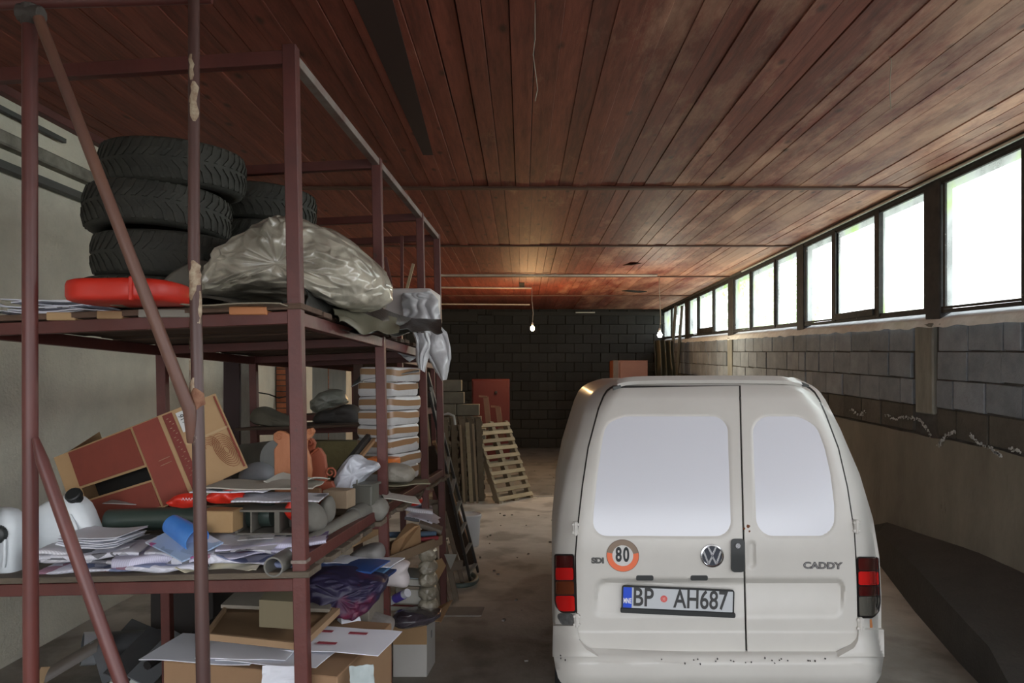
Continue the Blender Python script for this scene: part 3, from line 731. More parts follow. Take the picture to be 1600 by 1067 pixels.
# badges -----------------------------------------------------------
def face(px, py, off, roll=0, s=1):   # matrix mapping text xy to the door face, centred on pixel
    c = pv(px, py, off); ux = (pv(px+4,py,off)-pv(px-4,py,off)).normalized(); uy = (pv(px,py-4,off)-pv(px,py+4,off)); uy = (uy-ux*uy.dot(ux)).normalized()
    nz_ = ux.cross(uy); M = Matrix((ux,uy,nz_)).transposed()
    M = M @ Matrix.Rotation(math.radians(roll),3,'Z'); M4 = M.to_4x4(); M4.translation = c; return M4
def on(M, x, y, z=0): return M @ Vector((x,y,z))
S_ = 1/324
# roundel with the two letters
M = face(1112.5,868,.013); c = on(M,0,0)
mb = MB(); R3 = M.to_3x3(); mb.lathe([(0,.001),(.052,.001),(.054,.004),(0,.004)], c, 40, R=R3); rb = part('roundel_badge', mb, mat('badge_dark',(.03,.035,.05),.3), van, smooth=30)
mb = MB(); mb.lathe([(.0465,.002),(.0465,.008),(.049,.010),(.055,.008),(.056,.0)], c, 40, R=R3)
def stroke(pts, wd):
    for i in range(len(pts)-1):
        a, b = on(M,*pts[i],.006), on(M,*pts[i+1],.006); mb.beam(a,b,wd,.005,up=R3@Vector((0,0,1)))
r_ = .047
stroke([(-.0185,.043),(-.0005,.004)],.0085); stroke([(.0185,.043),(.0005,.004)],.0085)
stroke([(-.041,.0225),(-.0185,-.0385)],.0085); stroke([(-.0185,-.0385),(-.0005,-.003)],.0085); stroke([(.0005,-.003),(.0185,-.0385)],.0085); stroke([(.0185,-.0385),(.041,.0225)],.0085)
part('emblem_letters', mb, chrome, rb, smooth=35)
text('lettering_edge','CADDY',.042, face(1285,884,.0125,-1), seal, van, .0010, sx=1.25, bold=.0022)
text('lettering','CADDY',.042, face(1285,884,.013,-1), chrome, van, .0018, sx=1.25, bold=.0006)
text('lettering_edge','SDI',.036, face(934,876,.0125,0), seal, van, .0010, sx=1.15, bold=.0024)
text('lettering','SDI',.036, face(934,876,.014,0), mat('dull_letters',(.09,.09,.085),.4), van, .0016, sx=1.15, bold=.0012)
# round 80 sticker
M = face(973,868,.013); R3 = M.to_3x3(); c = on(M,0,0)
mb = MB(); mb.lathe([(0,.0005),(.0785,.0005),(.0785,.0015),(0,.0015)], c, 48, R=R3); sk = part('speed_sticker', mb, mat('sticker_edge',(.10,.05,.03),.5), van)
mb = MB(); n_ = 48
def arc(a0,a1,r0,r1,z,n_=30):
    vs = []; 
    for k in range(n_+1):
        t = math.radians(a0+(a1-a0)*k/n_); vs += [on(M,r0*math.cos(t),r0*math.sin(t),z), on(M,r1*math.cos(t),r1*math.sin(t),z)]
    return vs, [(2*k,2*k+1,2*k+3,2*k+2) for k in range(n_)]
mb.add(*arc(-192,10,.05,.0765,.0021)); part('orange_ring', mb, mat('sticker_orange',(.80,.16,.06),.5), sk)
mb = MB(); mb.add(*arc(10,168,.05,.0765,.0021)); part('faded_ring', mb, mat('sticker_faded',(.25,.18,.13),.6), sk, label='grey worn top of the ring')
mb = MB(); mb.lathe([(0,.0018),(.051,.0018),(.051,.0021),(0,.0021)], c, 40, R=R3); part('sticker_face', mb, mat('sticker_white',(.62,.60,.58),.5), sk)
M2 = face(972.5,867.5,.0158,-1)
text('numerals','80',.094, M2, mat('numeral_black',(.01,.012,.014),.5), sk, .0006, sx=.62, bold=.0032, loff=.25)
# number plate
roll = -2.6
M = face(1058.5,938,.012,roll); R3 = M.to_3x3()
PW, PH = .535, .128
mb = MB(); 
def slab(mb, x0,x1,y0,y1,z0,z1,r=0,k=5):
    if r:
        pts = []
        for (cx,cy,a0) in ((x1-r,y1-r,0),(x0+r,y1-r,90),(x0+r,y0+r,180),(x1-r,y0+r,270)):
            for q in range(k+1): t = math.radians(a0+90*q/k); pts.append(on(M,cx+r*math.cos(t),cy+r*math.sin(t),z0))
    else: pts = [on(M,x,y,z0) for x,y in ((x1,y1),(x0,y1),(x0,y0),(x1,y0))]
    mb.prism(pts, R3@Vector((0,0,z1-z0)))
slab(mb,-PW/2,PW/2,-PH/2,PH/2,.0,.010,.012); plate = part('license_plate', mb, blk, van, bevel=.002)
mb = MB(); slab(mb,-PW/2-.005,PW/2+.006,-PH/2-.004,-PH/2+.020,.001,.016,.008); part('plate_holder', mb, blk, plate, bevel=.002)
mb = MB(); slab(mb,-.222,PW/2-.008,-PH/2+.022,PH/2-.008,.009,.0115,.003); part('plate_face', mb, mat('plate_white',(.52,.54,.56),.4), plate)
mb = MB(); slab(mb,-PW/2+.007,-.219,-PH/2+.022,PH/2-.008,.009,.0118,.003); part('country_strip', mb, mat('plate_blue',(.01,.07,.60),.4), plate)
lt = mat('plate_letters',(.035,.035,.035),.5)
def ptxt(s, x, y, sz, sx, m_, bold=.0, lo=0): text('lettering', s, sz, M @ Matrix.Translation((x,y,.0125)), m_, plate, .0005, sx=sx, bold=bold, loff=lo)
ptxt('BP',-.166,.0075,.124,.76,lt,.002)
ptxt('AH687',.108,.0075,.124,.71,lt,.002)
ptxt('MNE',-.2405,-.010,.034,.55,mat('strip_white',(.8,.8,.85),.4),.001)
mb = MB(); mb.lathe([(0,.012),(.0165,.012),(.0165,.0128),(0,.0128)], on(M,-.066,.008), 20, R=R3); sl_ = part('state_seal', mb, mat('seal_red',(.62,.10,.09),.5), plate)
mb = MB()
for a in range(0,360,60): mb.beam(on(M,-.066,.008,.0131), on(M,-.066+.011*math.cos(math.radians(a)),.008+.011*math.sin(math.radians(a)),.0131),.0016,.0006,up=R3@Vector((0,0,1)))
part('seal_crest', mb, mat('seal_pale',(.75,.4,.35),.5), plate)
# ================================================================ the steel rack
def S(s, t, z):      # s into the hall, t towards the left wall, z height at the front right post
    x = -.851+.0557*s-1.0*t+(3.01-z)*.0196; y = 2.70+.998*s+.0557*t
    return Vector((x, y, z-.0226*s-.035*t))
steel = mat('rack_steel', (.135,.034,.026), .5, col2=(.085,.024,.02), scale=6, bump=.15, spots=(.06,.03,.025), spot_scale=11, spot_th=.64, detail=8)
steel_p = mat('rack_steel_bare', (.30,.27,.24), .5, col2=(.14,.06,.05), scale=5)
WD = 1.20
BY = [0, 1.24, 2.42, 3.1]
rack = thing('steel_rack','tall red-brown steel storage rack, nearest the camera, with two plank decks','rack',S(0,0,0))
for i, s in enumerate(BY):
    for t in (0, WD):
        zt = 3.03 if i else 3.045
        mb = MB(); mb.beam(S(s,t,.02+.0226*s+.035*t), S(s,t,zt), .05,.05, up=(0,1,0)); part('post', mb, steel, rack, bevel=.003)
        # splice collar
        if t == 0 and i < 2:
            mb = MB(); mb.box(S(s,t,1.16),(.056,.056,.012)); part('weld_collar', mb, mat('weld', (.16,.10,.08), .6, col2=(.30,.26,.22), scale=30), rack)
    for z, h in ((3.0,.05),(2.05,.045),(1.075,.045)):
        mb = MB(); mb.beam(S(s,.0,z), S(s,WD,z), .04, h); part('cross_beam', mb, steel, rack, bevel=.002)
for t in (0, WD):
    for i in range(3):
        mb = MB(); mb.beam(S(BY[i]+.02,t,3.005), S(BY[i+1]-.02,t,3.005), .04,.035); part('side_rail', mb, steel_p if t == 0 else steel, rack, bevel=.002)
        mb = MB(); mb.beam(S(BY[i]+.02,t,2.045), S(BY[i+1]-.02,t,2.045), .04,.05); part('side_rail', mb, steel, rack, bevel=.002)
        mb = MB(); mb.beam(S(BY[i]+.02,t,1.155), S(BY[i+1]-.02,t,1.155), .04,.05); part('side_rail', mb, steel, rack, bevel=.002)
# plank decks
wood_o = mat('old_plank', (.20,.155,.11), .85, col2=(.10,.08,.06), scale=3, stretch=(1,9,9), bump=.3, rnd=.3)
wood_d = mat('dark_plank', (.13,.075,.05), .85, col2=(.07,.045,.03), scale=3, stretch=(1,9,9), bump=.3, rnd=.3)
rd = random.Random(21)
def deck(z, s0, s1, m_, w_=.125, over=.05):
    s = s0
    while s < s1:
        ww = w_*rd.uniform(.8,1.15); j = rd.uniform(-.004,.006)
        a, b = -over*rd.random(), WD+.05*rd.random()
        mb = MB(); mb.hexa([S(s,a,z+j),S(s+ww,a,z+j),S(s+ww,b,z+j),S(s,b,z+j)],[S(s,a,z+.022+j),S(s+ww,a,z+.022+j),S(s+ww,b,z+.022+j),S(s,b,z+.022+j)])
        part('plank', mb, m_, rack, bevel=.002); s += ww+rd.uniform(.006,.022)
deck(2.075, -.03, 3.15, wood_d)
deck(1.10, -.04, 1.2, wood_o)
deck(1.10, 1.26, 3.1, wood_o)
for (s_, lw) in ((.45,.0),): pass
for s_ in (2.42, 3.1):
    mb = MB(); mb.beam(S(s_,.30,1.545), S(s_,WD,1.545), .04,.045); part('cross_beam', mb, steel, rack, bevel=.002)
s_ = 2.1
while s_ < 3.08:
    mb = MB(); mb.hexa([S(s_,.30,1.568),S(s_+.13,.30,1.568),S(s_+.13,WD,1.568),S(s_,WD,1.568)],[S(s_,.30,1.585),S(s_+.13,.30,1.585),S(s_+.13,WD,1.585),S(s_,WD,1.585)]); part('plank', mb, wood_d, rack); s_ += .14
ZM, ZL = 2.10, 1.125      # deck tops
# second rack behind
rack2 = thing('steel_rack','dark steel rack farther back, behind the first rack','rack',S(3.9,.5,0))
T2 = .50
for s in (3.95, 5.6):
    for t in (T2, T2+.9):
        mb = MB(); mb.beam(S(s,t,.14), S(s,t,2.75), .05,.05, up=(0,1,0)); part('post', mb, steel, rack2, bevel=.003)
    for z in (2.70, 2.1, 1.60, .75):
        mb = MB(); mb.beam(S(s,T2,z), S(s,T2+.9,z), .04,.05); part('cross_beam', mb, steel, rack2)
for t in (T2,T2+.9):
    for z in (2.70,2.1,1.60,.75): 
        mb = MB(); mb.beam(S(3.95,t,z), S(5.6,t,z), .04,.05); part('side_rail', mb, steel, rack2)
for z in (2.12,1.62):
    s = 3.95
    while s < 5.5:
        ww = .16; mb = MB(); mb.hexa([S(s,T2,z),S(s+ww,T2,z),S(s+ww,T2+.9,z),S(s,T2+.9,z)],[S(s,T2,z+.02),S(s+ww,T2,z+.02),S(s+ww,T2+.9,z+.02),S(s,T2+.9,z+.02)]); part('plank', mb, wood_d, rack2); s += ww+.02
# scaffold pipes in front of the rack
def flakes(parent, spec, r, m_, seed=1):
    # thin shells of peeled paint / bare metal hugging an upright pipe; spec: (px, y0, y1, ang0, ang1)
    rd = random.Random(seed)
    for (px,y0,y1,a0,a1) in spec:
        mb = MB(); n = max(4,int((y1-y0)/7)); vs = []
        for k in range(n+1):
            y = y0+(y1-y0)*k/n; c = P(px+(y-y0)*.013, y, 2.42); e0 = a0+rd.uniform(-18,18); e1 = a1+rd.uniform(-18,18)
            if k in (0,n): e0, e1 = (a0+a1)/2-12,(a0+a1)/2+12
            for j in range(7):
                a = math.radians(e0+(e1-e0)*j/6); vs.append(c+Vector((math.sin(a)*r,-math.cos(a)*r,0)))
        mb.add(vs,[(k*7+j,k*7+j+1,(k+1)*7+j+1,(k+1)*7+j) for k in range(n) for j in range(6)]); part('peeled_patch', mb, m_, parent, smooth=60)

pm1 = mat('pipe_paint', (.17,.045,.035), .4, col2=(.085,.03,.028), scale=4, stretch=(1,1,.4), spots=(.30,.24,.19), spot_scale=9, spot_th=.70)
pm2 = mat('pipe_peeling', (.065,.038,.036), .4, col2=(.11,.045,.035), scale=4, stretch=(1,1,.4), spots=(.52,.44,.33), spot_scale=6, spot_th=.60)
pm3 = mat('pipe_brown', (.20,.095,.06), .45, col2=(.11,.05,.04), scale=5, stretch=(1,1,.3), spots=(.45,.36,.25), spot_scale=12, spot_th=.66)
def pipe_(pts, r, m_, lab, rs=None, weld=None):
    mb = MB(); mb.tube(pts, r, 16, rs=rs); t_ = solo('steel_pipe', mb, m_, lab, 'pipe', smooth=40)
    return t_
Y1 = 2.42
g = P(47,590,Y1)
pipe_([Vector((g.x-.001,Y1,3.02)), P(47,590,Y1), Vector((g.x+.006,Y1,.0))], .0235, pm1, 'thick upright red-brown steel pipe at the far left of the rack')
pipe_([P(303,-12,Y1), P(303,420,Y1),P(305,426,Y1), P(318,1080,Y1), Vector((P(318,1080,Y1).x+.02,Y1,0))], .02, pm2, 'upright steel pipe with peeling paint at the middle of the rack front', rs=[.0175,.0185,.0185,.0225,.0235])
mp_ = bpy.data.objects['steel_pipe.001']; pf = mat('bare_primer',(.50,.41,.29),.7,col2=(.30,.20,.13),scale=30,contrast=2)
flakes(mp_,[(303,88,128,-30,20),(303.3,130,192,-20,60)],.0187,pf,2)
flakes(mp_,[(305,408,452,-85,85),(305.5,440,470,-70,20),(305.5,455,640,48,88),(305.5,560,600,-88,-40),(306,590,622,-60,70),(305,480,545,-88,-70)],.0196,pf,3)
flakes(mp_,[(309,606,640,-88,88)],.0238,mat('rust_band',(.17,.06,.035),.8,col2=(.32,.17,.1),scale=40),4)
pipe_([P(60,28,Y1-.03), P(296,640,Y1-.03), P(301,690,Y1-.0)], .0185, pm3, 'upper slanting brown pipe from the left pipe top to the middle pipe', rs=[.017,.0205,.0175])
pipe_([P(55,684,Y1-.04), P(66,720,Y1-.045), P(196,1085,Y1-.07), P(260,1260,Y1-.09)], .0185, pm1, 'lower slanting red-brown pipe at the bottom left', rs=[.010,.0195,.0215,.0215])
pipe_([P(-160,10,2.40), P(330,-4,2.46)], .02, pm1, 'horizontal red pipe along the top left edge of the ceiling')
for (a,b) in ((47,30),):
    mb = MB(); mb.tube([P(30,20,2.42),P(66,24,2.42)],.03,10); mb.tube([P(47,8,2.42),P(47,40,2.42)],.028,10); solo('pipe_clamp', mb, mat('clamp', (.10,.085,.075), .7, col2=(.05,.04,.035), scale=20), 'rusty clamp joining the left pipes near the ceiling', 'clamp', bevel=.003)

# ================================================================ materials for clutter
paper = mat('white_paper', (.80,.81,.88), .75, rnd=.06)
paper2 = mat('cream_paper', (.55,.53,.47), .8, rnd=.08)
card = mat('cardboard', (.40,.25,.13), .85, col2=(.33,.20,.10), scale=4, rnd=.12)
cardg = mat('grey_cardboard', (.30,.26,.21), .85, col2=(.22,.19,.155), scale=4, rnd=.15)
tape = mat('brown_tape', (.30,.17,.085), .3, rnd=.1, coat=.3)
wrap = mat('white_wrap', (.58,.57,.57), .35, col2=(.50,.48,.47), scale=9, bump=.6, bscale=22, rnd=.08, coat=.3)
grey_pl = mat('grey_pvc', (.16,.17,.165), .45, col2=(.11,.115,.11), scale=5)
red_pl = mat('red_plastic', (.62,.03,.015), .4)
def print_mat(name, base, c1, c2, sc_=1.0, ink=.6, seed=0):
    if name in MATS: return MATS[name]
    m = bpy.data.materials.new(name); m.use_nodes = True; MATS[name] = m
    N = m.node_tree.nodes; L = m.node_tree.links; b = N['Principled BSDF']; b.inputs['Roughness'].default_value = .55
    t = N.new('ShaderNodeTexCoord'); mp = N.new('ShaderNodeMapping'); L.new(t.outputs['Object'], mp.inputs[0]); mp.inputs['Location'].default_value = (seed*1.37, seed*.7, 0); mp.inputs['Rotation'].default_value = (0,0,.3+seed)
    v = N.new('ShaderNodeTexVoronoi'); v.distance = 'CHEBYCHEV'; v.inputs['Scale'].default_value = 11*sc_; L.new(mp.outputs[0], v.inputs['Vector'])
    s = N.new('ShaderNodeSeparateColor'); L.new(v.outputs['Color'], s.inputs[0])
    r = N.new('ShaderNodeValToRGB'); r.color_ramp.interpolation = 'CONSTANT'; L.new(s.outputs[0], r.inputs[0])
    e = r.color_ramp.elements; e[0].position = 0; e[0].color = (*base,1); e[1].position = .60; e[1].color = (*c1,1)
    q = e.new(.72); q.color = (*[x*.8 for x in base],1); q = e.new(.86); q.color = (*c2,1)
    w_ = N.new('ShaderNodeTexWave'); w_.bands_direction = 'Y'; w_.inputs['Scale'].default_value = 55*sc_; w_.inputs['Distortion'].default_value = 1.5; w_.inputs['Detail Scale'].default_value = 12; L.new(mp.outputs[0], w_.inputs['Vector'])
    r2 = N.new('ShaderNodeValToRGB'); L.new(w_.outputs[0], r2.inputs[0]); r2.color_ramp.elements[0].position = .25; r2.color_ramp.elements[1].position = .6
    r2.color_ramp.elements[0].color = (1-ink,1-ink,1-ink,1); r2.color_ramp.elements[1].color = (1,1,1,1)
    mx = N.new('ShaderNodeMix'); mx.data_type = 'RGBA'; mx.blend_type = 'MULTIPLY'; mx.inputs[0].default_value = .45; L.new(r.outputs[0], mx.inputs[6]); L.new(r2.outputs[0], mx.inputs[7]); L.new(mx.outputs[2], b.inputs['Base Color'])
    return m
news = [print_mat('newsprint_a',(.70,.69,.74),(.30,.32,.42),(.20,.20,.23),1,.5,0), print_mat('newsprint_b',(.78,.78,.88),(.42,.22,.30),(.26,.30,.48),1.1,.4,3),
        print_mat('newsprint_c',(.76,.76,.84),(.50,.50,.55),(.18,.18,.20),1.3,.55,5), print_mat('newsprint_d',(.66,.64,.80),(.25,.18,.42),(.50,.28,.40),.9,.3,8)]
def wavy(c, sx, sy, rz, th, amp=.01, seed=0, tilt=(0,0), curl=0, nu=14, nv=10, mb=None):
    R_ = rot(tilt[0], tilt[1], rz); c = Vector(c); mb = mb or MB()
    def fn(u, v):
        x = (u-.5)*sx; y = (v-.5)*sy
        z = amp*nz(x*5+seed*3.1, y*5, seed)*2 + curl*((u-.5)*2)**2*abs(1) + th
        return c + R_@Vector((x, y, z))
    mb.grid(nu, nv, fn, th); return mb
def sheet(name, c, sx, sy, rz, m_, label, cat, group=None, th=.004, **k):
    mb = wavy(c, sx, sy, rz, th, **k); return solo(name, mb, m_, label, cat, group, smooth=50)
def shx(px, py, z, dz=0): p = onz(px, py, z); return p
def SZ(p, z0):   # local deck height at a world point p (rack sags)
    s = (p.y-2.7); t = (-.851-p.x)+.0557*s; return z0-.0226*s-.035*t
def ondeck(px, py, z0):
    z = z0
    for _ in range(5): p = onz(px, py, z); z = SZ(p, z0)
    return p
def at(px, Y, z0, dz=0):   # on the deck, at image column px and depth Y
    x = (px-CX)*Y/F; p = Vector((x, Y, 0)); p.z = SZ(p, z0)+dz; return p
def open_box(c, sx, sy, sz, rz, m_, lab, cat='box', tilt=(0,0), flaps=True, th=.005, group=None, m_in=None, fl=.45, ang=(35,40,-10,20)):
    c = Vector(c); R_ = rot(tilt[0], tilt[1], rz); t_ = thing('cardboard_box', lab, cat, c, group)
    mb = MB()
    for (o, d) in (((0,0,th/2),(sx,sy,th)),((0,-sy/2+th/2,sz/2),(sx,th,sz)),((0,sy/2-th/2,sz/2),(sx,th,sz)),((-sx/2+th/2,0,sz/2),(th,sy,sz)),((sx/2-th/2,0,sz/2),(th,sy,sz))):
        mb.box(c+R_@Vector(o), d, R_)
    part('box_body', mb, m_, t_)
    if flaps:
        for (dx,dy,w_,a) in ((0,-1,sx,ang[0]),(0,1,sx,ang[1]),(-1,0,sy,ang[2]),(1,0,sy,ang[3])):
            L_ = (sy if dx == 0 else sx)*fl; a = math.radians(a)
            base = Vector((dx*sx/2, dy*sy/2, sz)); dirv = Vector((dx*math.cos(a), dy*math.cos(a), math.sin(a))); side = Vector((abs(dy), abs(dx), 0))*w_/2
            mb = MB(); p = [base-side, base+side, base+side*.97+dirv*L_, base-side*.97+dirv*L_]; nn = dirv.cross(side).normalized()*.004
            mb.hexa([c+R_@q for q in p],[c+R_@(q+nn) for q in p]); part('flap', mb, m_, t_)
    return t_
def closed_box(name, c, sx, sy, sz, rz, m_, lab, cat='box', tilt=(0,0), group=None, tapem=None, bev=.004):
    c = Vector(c); R_ = rot(tilt[0], tilt[1], rz); t_ = thing(name, lab, cat, c, group)
    mb = MB(); mb.box(c+R_@Vector((0,0,sz/2)), (sx,sy,sz), R_); part('box_body', mb, m_, t_, bevel=bev)
    if tapem:
        mb = MB(); mb.box(c+R_@Vector((0,0,sz/2)), (sx*.14,sy+.002,sz+.002), R_); part('tape_strip', mb, tapem, t_)
    return t_

# ================================================================ tyres on the middle deck
rubber = mat('tyre_rubber2', (.024,.024,.019), .75, col2=(.05,.048,.038), scale=6, bump=.3)
def tyre_proto(lab, R0=.315, Wt=.2):
    t_ = thing('car_tyre', lab, 'tyre', (0,0,0), 'tyres stacked on the middle deck')
    h = Wt/2; r0 = R0
    prof = [(r0-.115,-h*.72),(r0-.10,-h*.92),(r0-.05,-h*1.02),(r0-.018,-h*.93),(r0-.004,-h*.75),(r0,-h*.3),(r0,h*.3),(r0-.004,h*.75),(r0-.018,h*.93),(r0-.05,h*1.02),(r0-.10,h*.92),(r0-.115,h*.72)]
    mb = MB(); mb.lathe(prof,(0,0,0),56,close=False); mb.f = [f for f in mb.f if len(f) == 4]; mb.m = mb.m[:len(mb.f)]
    mb.lathe([(r0-.115,-h*.72),(r0-.125,-h*.3),(r0-.125,h*.3),(r0-.115,h*.72)],(0,0,0),56); mb.f = [f for f in mb.f if len(f) == 4]; mb.m = mb.m[:len(mb.f)]
    part('casing', mb, rubber, t_, smooth=60)
    mb = MB(); n = 44
    for k in range(n):
        a = 2*PI*k/n
        for sgn in (-1,1):
            vs = []
            for (zz, da) in ((.008,0),(h*.42,.10),(h*.86,.15)):
                for rr in (r0-.004,r0+.007):
                    for dd in (-.030,.030):
                        aa = a+da+dd*.9; vs.append(Vector(((rr-(.012 if zz > h*.8 else 0))*math.cos(aa),(rr-(.012 if zz > h*.8 else 0))*math.sin(aa),sgn*zz)))
            f = []
            for q in (0,4): f += [(q+2,q+3,q+7,q+6),(q,q+2,q+6,q+4),(q+3,q+1,q+5,q+7)]
            f += [(8,9,11,10),(0,1,3,2)]
            mb.add(vs, f)
    part('tread', mb, rubber, t_, kind='stuff'); return t_
tp = tyre_proto('top tyre of the front stack on the middle deck')
cx0 = -1.66
stack = [((273,246),3.50,'top tyre of the front stack on the middle deck',(2,1,0)),((249,312),3.50,'second tyre from the top of the front stack',(-2,3,40)),((262,374),3.50,'third tyre from the top of the front stack',(1,-1,80)),((243,425),3.50,'bottom tyre of the front stack, half hidden by grey sheeting',(0,1,20)),
         ((405,303),4.25,'top tyre of the rear stack beside the front stack',(1,2,10)),((412,350),4.25,'middle tyre of the rear stack behind the plastic sheet',(1,-1,50)),((409,398),4.25,'third tyre of the rear stack hidden behind the sheet',(0,0,70)),((407,398),4.25,'bottom tyre of the rear stack hidden behind the sheet',(0,0,20))]
for i,(pp,Y,lab,rr) in enumerate(stack):
    o = tp if i == 0 else copy_tree(tp); o['label'] = lab
    o.location = P(pp[0],pp[1],Y)
    if i < 4: o.location.z = 2.80-.206*i - (0.0)
    else: o.location.z = 2.80-.203*(i-4)
    o.rotation_euler = [math.radians(a) for a in rr]
# ---- red flat canister lying on the middle deck
c = ondeck(188,474,ZM); c.y += .06; c.z += .004
t_ = thing('red_container','flat bright red plastic container lying at the front of the middle deck','container',c)
mb = MB(); pts = []
n = 40
def se(a, rx, ry, e=3.2):
    ca, sa = math.cos(a), math.sin(a); return Vector((rx*abs(ca)**(2/e)*(1 if ca > 0 else -1), ry*abs(sa)**(2/e)*(1 if sa > 0 else -1), 0))
for (k, zz) in ((.90,0),(.975,.006),(1,.018),(1,.056),(.975,.069),(.90,.075)):
    for j in range(n): 
        a = 2*PI*j/n; q = se(a,.185*k,.15*k); 
        if abs(a-1.5*PI+.1) < .12: q *= .95
        pts.append(c+rot(0,0,-3)@(q+Vector((0,0,zz))))
fs = [(i*n+j,i*n+(j+1)%n,(i+1)*n+(j+1)%n,(i+1)*n+j) for i in range(5) for j in range(n)]+[tuple(range(n-1,-1,-1)),tuple(5*n+j for j in range(n))]
mb.add(pts, fs); part('shell', mb, red_pl, t_, smooth=50)
mb = MB(); mb.box(c+Vector((.085,-.148,.037)),(.012,.02,.08),rot(0,0,-3)); part('rib', mb, red_pl, t_, bevel=.003)
mb = MB(); mb.lathe([(.03,.07),(.03,.085),(0,.088)], c+Vector((-.1,.02,0)),20); part('cap', mb, red_pl, t_, smooth=40)
# ---- papers at the far left of the middle deck
rd = random.Random(31)
for k in range(11):
    p = ondeck(62,494,ZM); p += Vector((rd.uniform(-.07,.06),.16+rd.uniform(-.05,.05),.004+k*.0062))
    sheet('paper_sheaf', p, .30,.22, rd.uniform(-14,14), [paper,news[2],paper][k%3], 'white paper sheaf, %s in the pile left of the red container' % ['lowest','second from the bottom','third from the bottom','fourth from the bottom','fifth from the bottom','middle one','fifth from the top','fourth from the top','third from the top','second from the top','topmost'][k],'papers','papers left of the red container',th=.005,amp=.006,seed=k,tilt=(rd.uniform(-2,2),rd.uniform(-3,3)),curl=.003)
p = ondeck(10,500,ZM)+Vector((-.03,.05,.055)); sheet('paper_sheet', p,.2,.16,20,paper,'folded white sheet leaning over the papers at the far left of the middle deck','paper',th=.003,amp=.01,seed=3,tilt=(-4,24))
# ---- wood blocks poking from under the deck front
for (px,wp_,m_,lab,z_) in ((385,60,mat('orange_block',(.55,.22,.09),.7),'short orange-painted wood block on the middle rack beam',0),(232,90,mat('grey_block',(.28,.26,.22),.8),'grey wood block on the middle rack beam',0),(122,44,card,'tan board end on the middle rack beam left of the grey block',0),(22,50,mat('light_block',(.5,.33,.17),.8),'light wood end at the far left of the middle rack beam',0)):
    p = ondeck(px,488,ZM-.03); wd = wp_/F*p.y; p.y = 2.68+.06*(-.85-p.x)
    mb = MB(); mb.box(Vector((p.x,p.y+.02,p.z+.008)),(wd,.07,.030)); solo('wood_block', mb, m_, lab, 'wood block', bevel=.003)
# ---- grey tarp heap behind, draped over the deck
def heap(name, poly, z0, hfn, m_, lab, cat, n=60, parentt=None, amp=.02, fr=7, seed=0, thick=0):
    xs = [p[0] for p in poly]; ys = [p[1] for p in poly]; x0,x1,y0,y1 = min(xs),max(xs),min(ys),max(ys)
    mb = MB()
    def fn(u, v):
        x = x0+(x1-x0)*u; y = y0+(y1-y0)*v; h = hfn(u, v)
        r = 1-abs(nz(x*fr+seed, y*fr, seed))*2; r2 = nz(x*fr*2.3, y*fr*2.3, seed+4)
        z = SZ(Vector((x,y,0)), z0)+max(.002, h+(amp*r+amp*.4*r2)*min(1,h*9))
        return Vector((x+.02*nz(y*6,z*6,seed), y+.02*nz(x*6,z*6,seed+2), z))
    mb.grid(n, n, fn, thick or None)
    return solo(name, mb, m_, lab, cat, smooth=75)
tarpm = mat('dusty_tarp', (.17,.155,.125), .75, col2=(.10,.092,.075), scale=3, bump=.3, spots=(.26,.24,.19), spot_scale=5, spot_th=.62)
plasm = mat('plastic_sheet', (.42,.39,.30), .25, col2=(.32,.295,.225), scale=3.5, bump=.4, bscale=14, coat=.5)
def bumpf(u, v, cu, cv, su, sv): return math.exp(-((u-cu)/su)**2-((v-cv)/sv)**2)
heap('tarpaulin', [(-2.0,2.95),(-1.05,4.3)], ZM, lambda u,v: .10*bumpf(u,v,.12,.5,.2,.5)+.12*bumpf(u,v,.62,.45,.3,.5)+.02, tarpm, 'dusty grey tarpaulin spread under the tyres on the middle deck','tarpaulin',n=70, amp=.018)
# black folded sheeting edges hanging at the right side
blackm = mat('black_sheeting', (.022,.022,.02), .45, col2=(.05,.048,.042), scale=4, bump=.4, coat=.2)
def strip(name, A, B, m_, lab, cat, nu=50, nv=8, wav=.02, seed=0, th=.004, fr=2, sag=0):
    A = [Vector(a) for a in A]; B = [Vector(b) for b in B]
    def lerp(L_, u):
        k = u*(len(L_)-1); i = min(int(k), len(L_)-2); return L_[i].lerp(L_[i+1], k-i)
    mb = MB()
    def fn(u, v):
        a = lerp(A,u); b = lerp(B,u); p = a.lerp(b,v); w_ = wav*(.3+v)
        return p+Vector((w_*nz(u*fr*2+seed,v*2,seed), w_*nz(u*fr*2,v*3+seed,seed+1), w_*nz(u*fr*2,v*2,seed+5)-sag*math.sin(PI*v)))
    mb.grid(nu, nv, fn, th); return solo(name, mb, m_, lab, cat, smooth=60)
strip('sheeting', [P(476,452,3.0),P(520,470,3.3),P(600,485,3.9),P(650,500,4.5)], [P(480,500,2.85),P(520,525,3.1),P(590,520,3.5),P(640,520,4.1)], blackm, 'black folded sheeting hanging over the right edge of the middle deck','sheeting', seed=2, wav=.04)
strip('sheeting', [P(520,483,3.15),P(560,488,3.5),P(620,497,4.0)], [P(530,503,3.0),P(575,522,3.3),P(622,520,3.7)], mat('olive_sheeting',(.14,.13,.09),.5), 'olive sheeting flap below the black sheeting','sheeting', seed=5, wav=.03)
strip('sheeting', [P(615,497,4.3),P(690,500,4.5)], [P(622,516,3.9),P(692,520,4.2)], blackm, 'stiff black sheet sticking out under the white wrapped pack','sheeting', seed=7, wav=.02, nv=6)
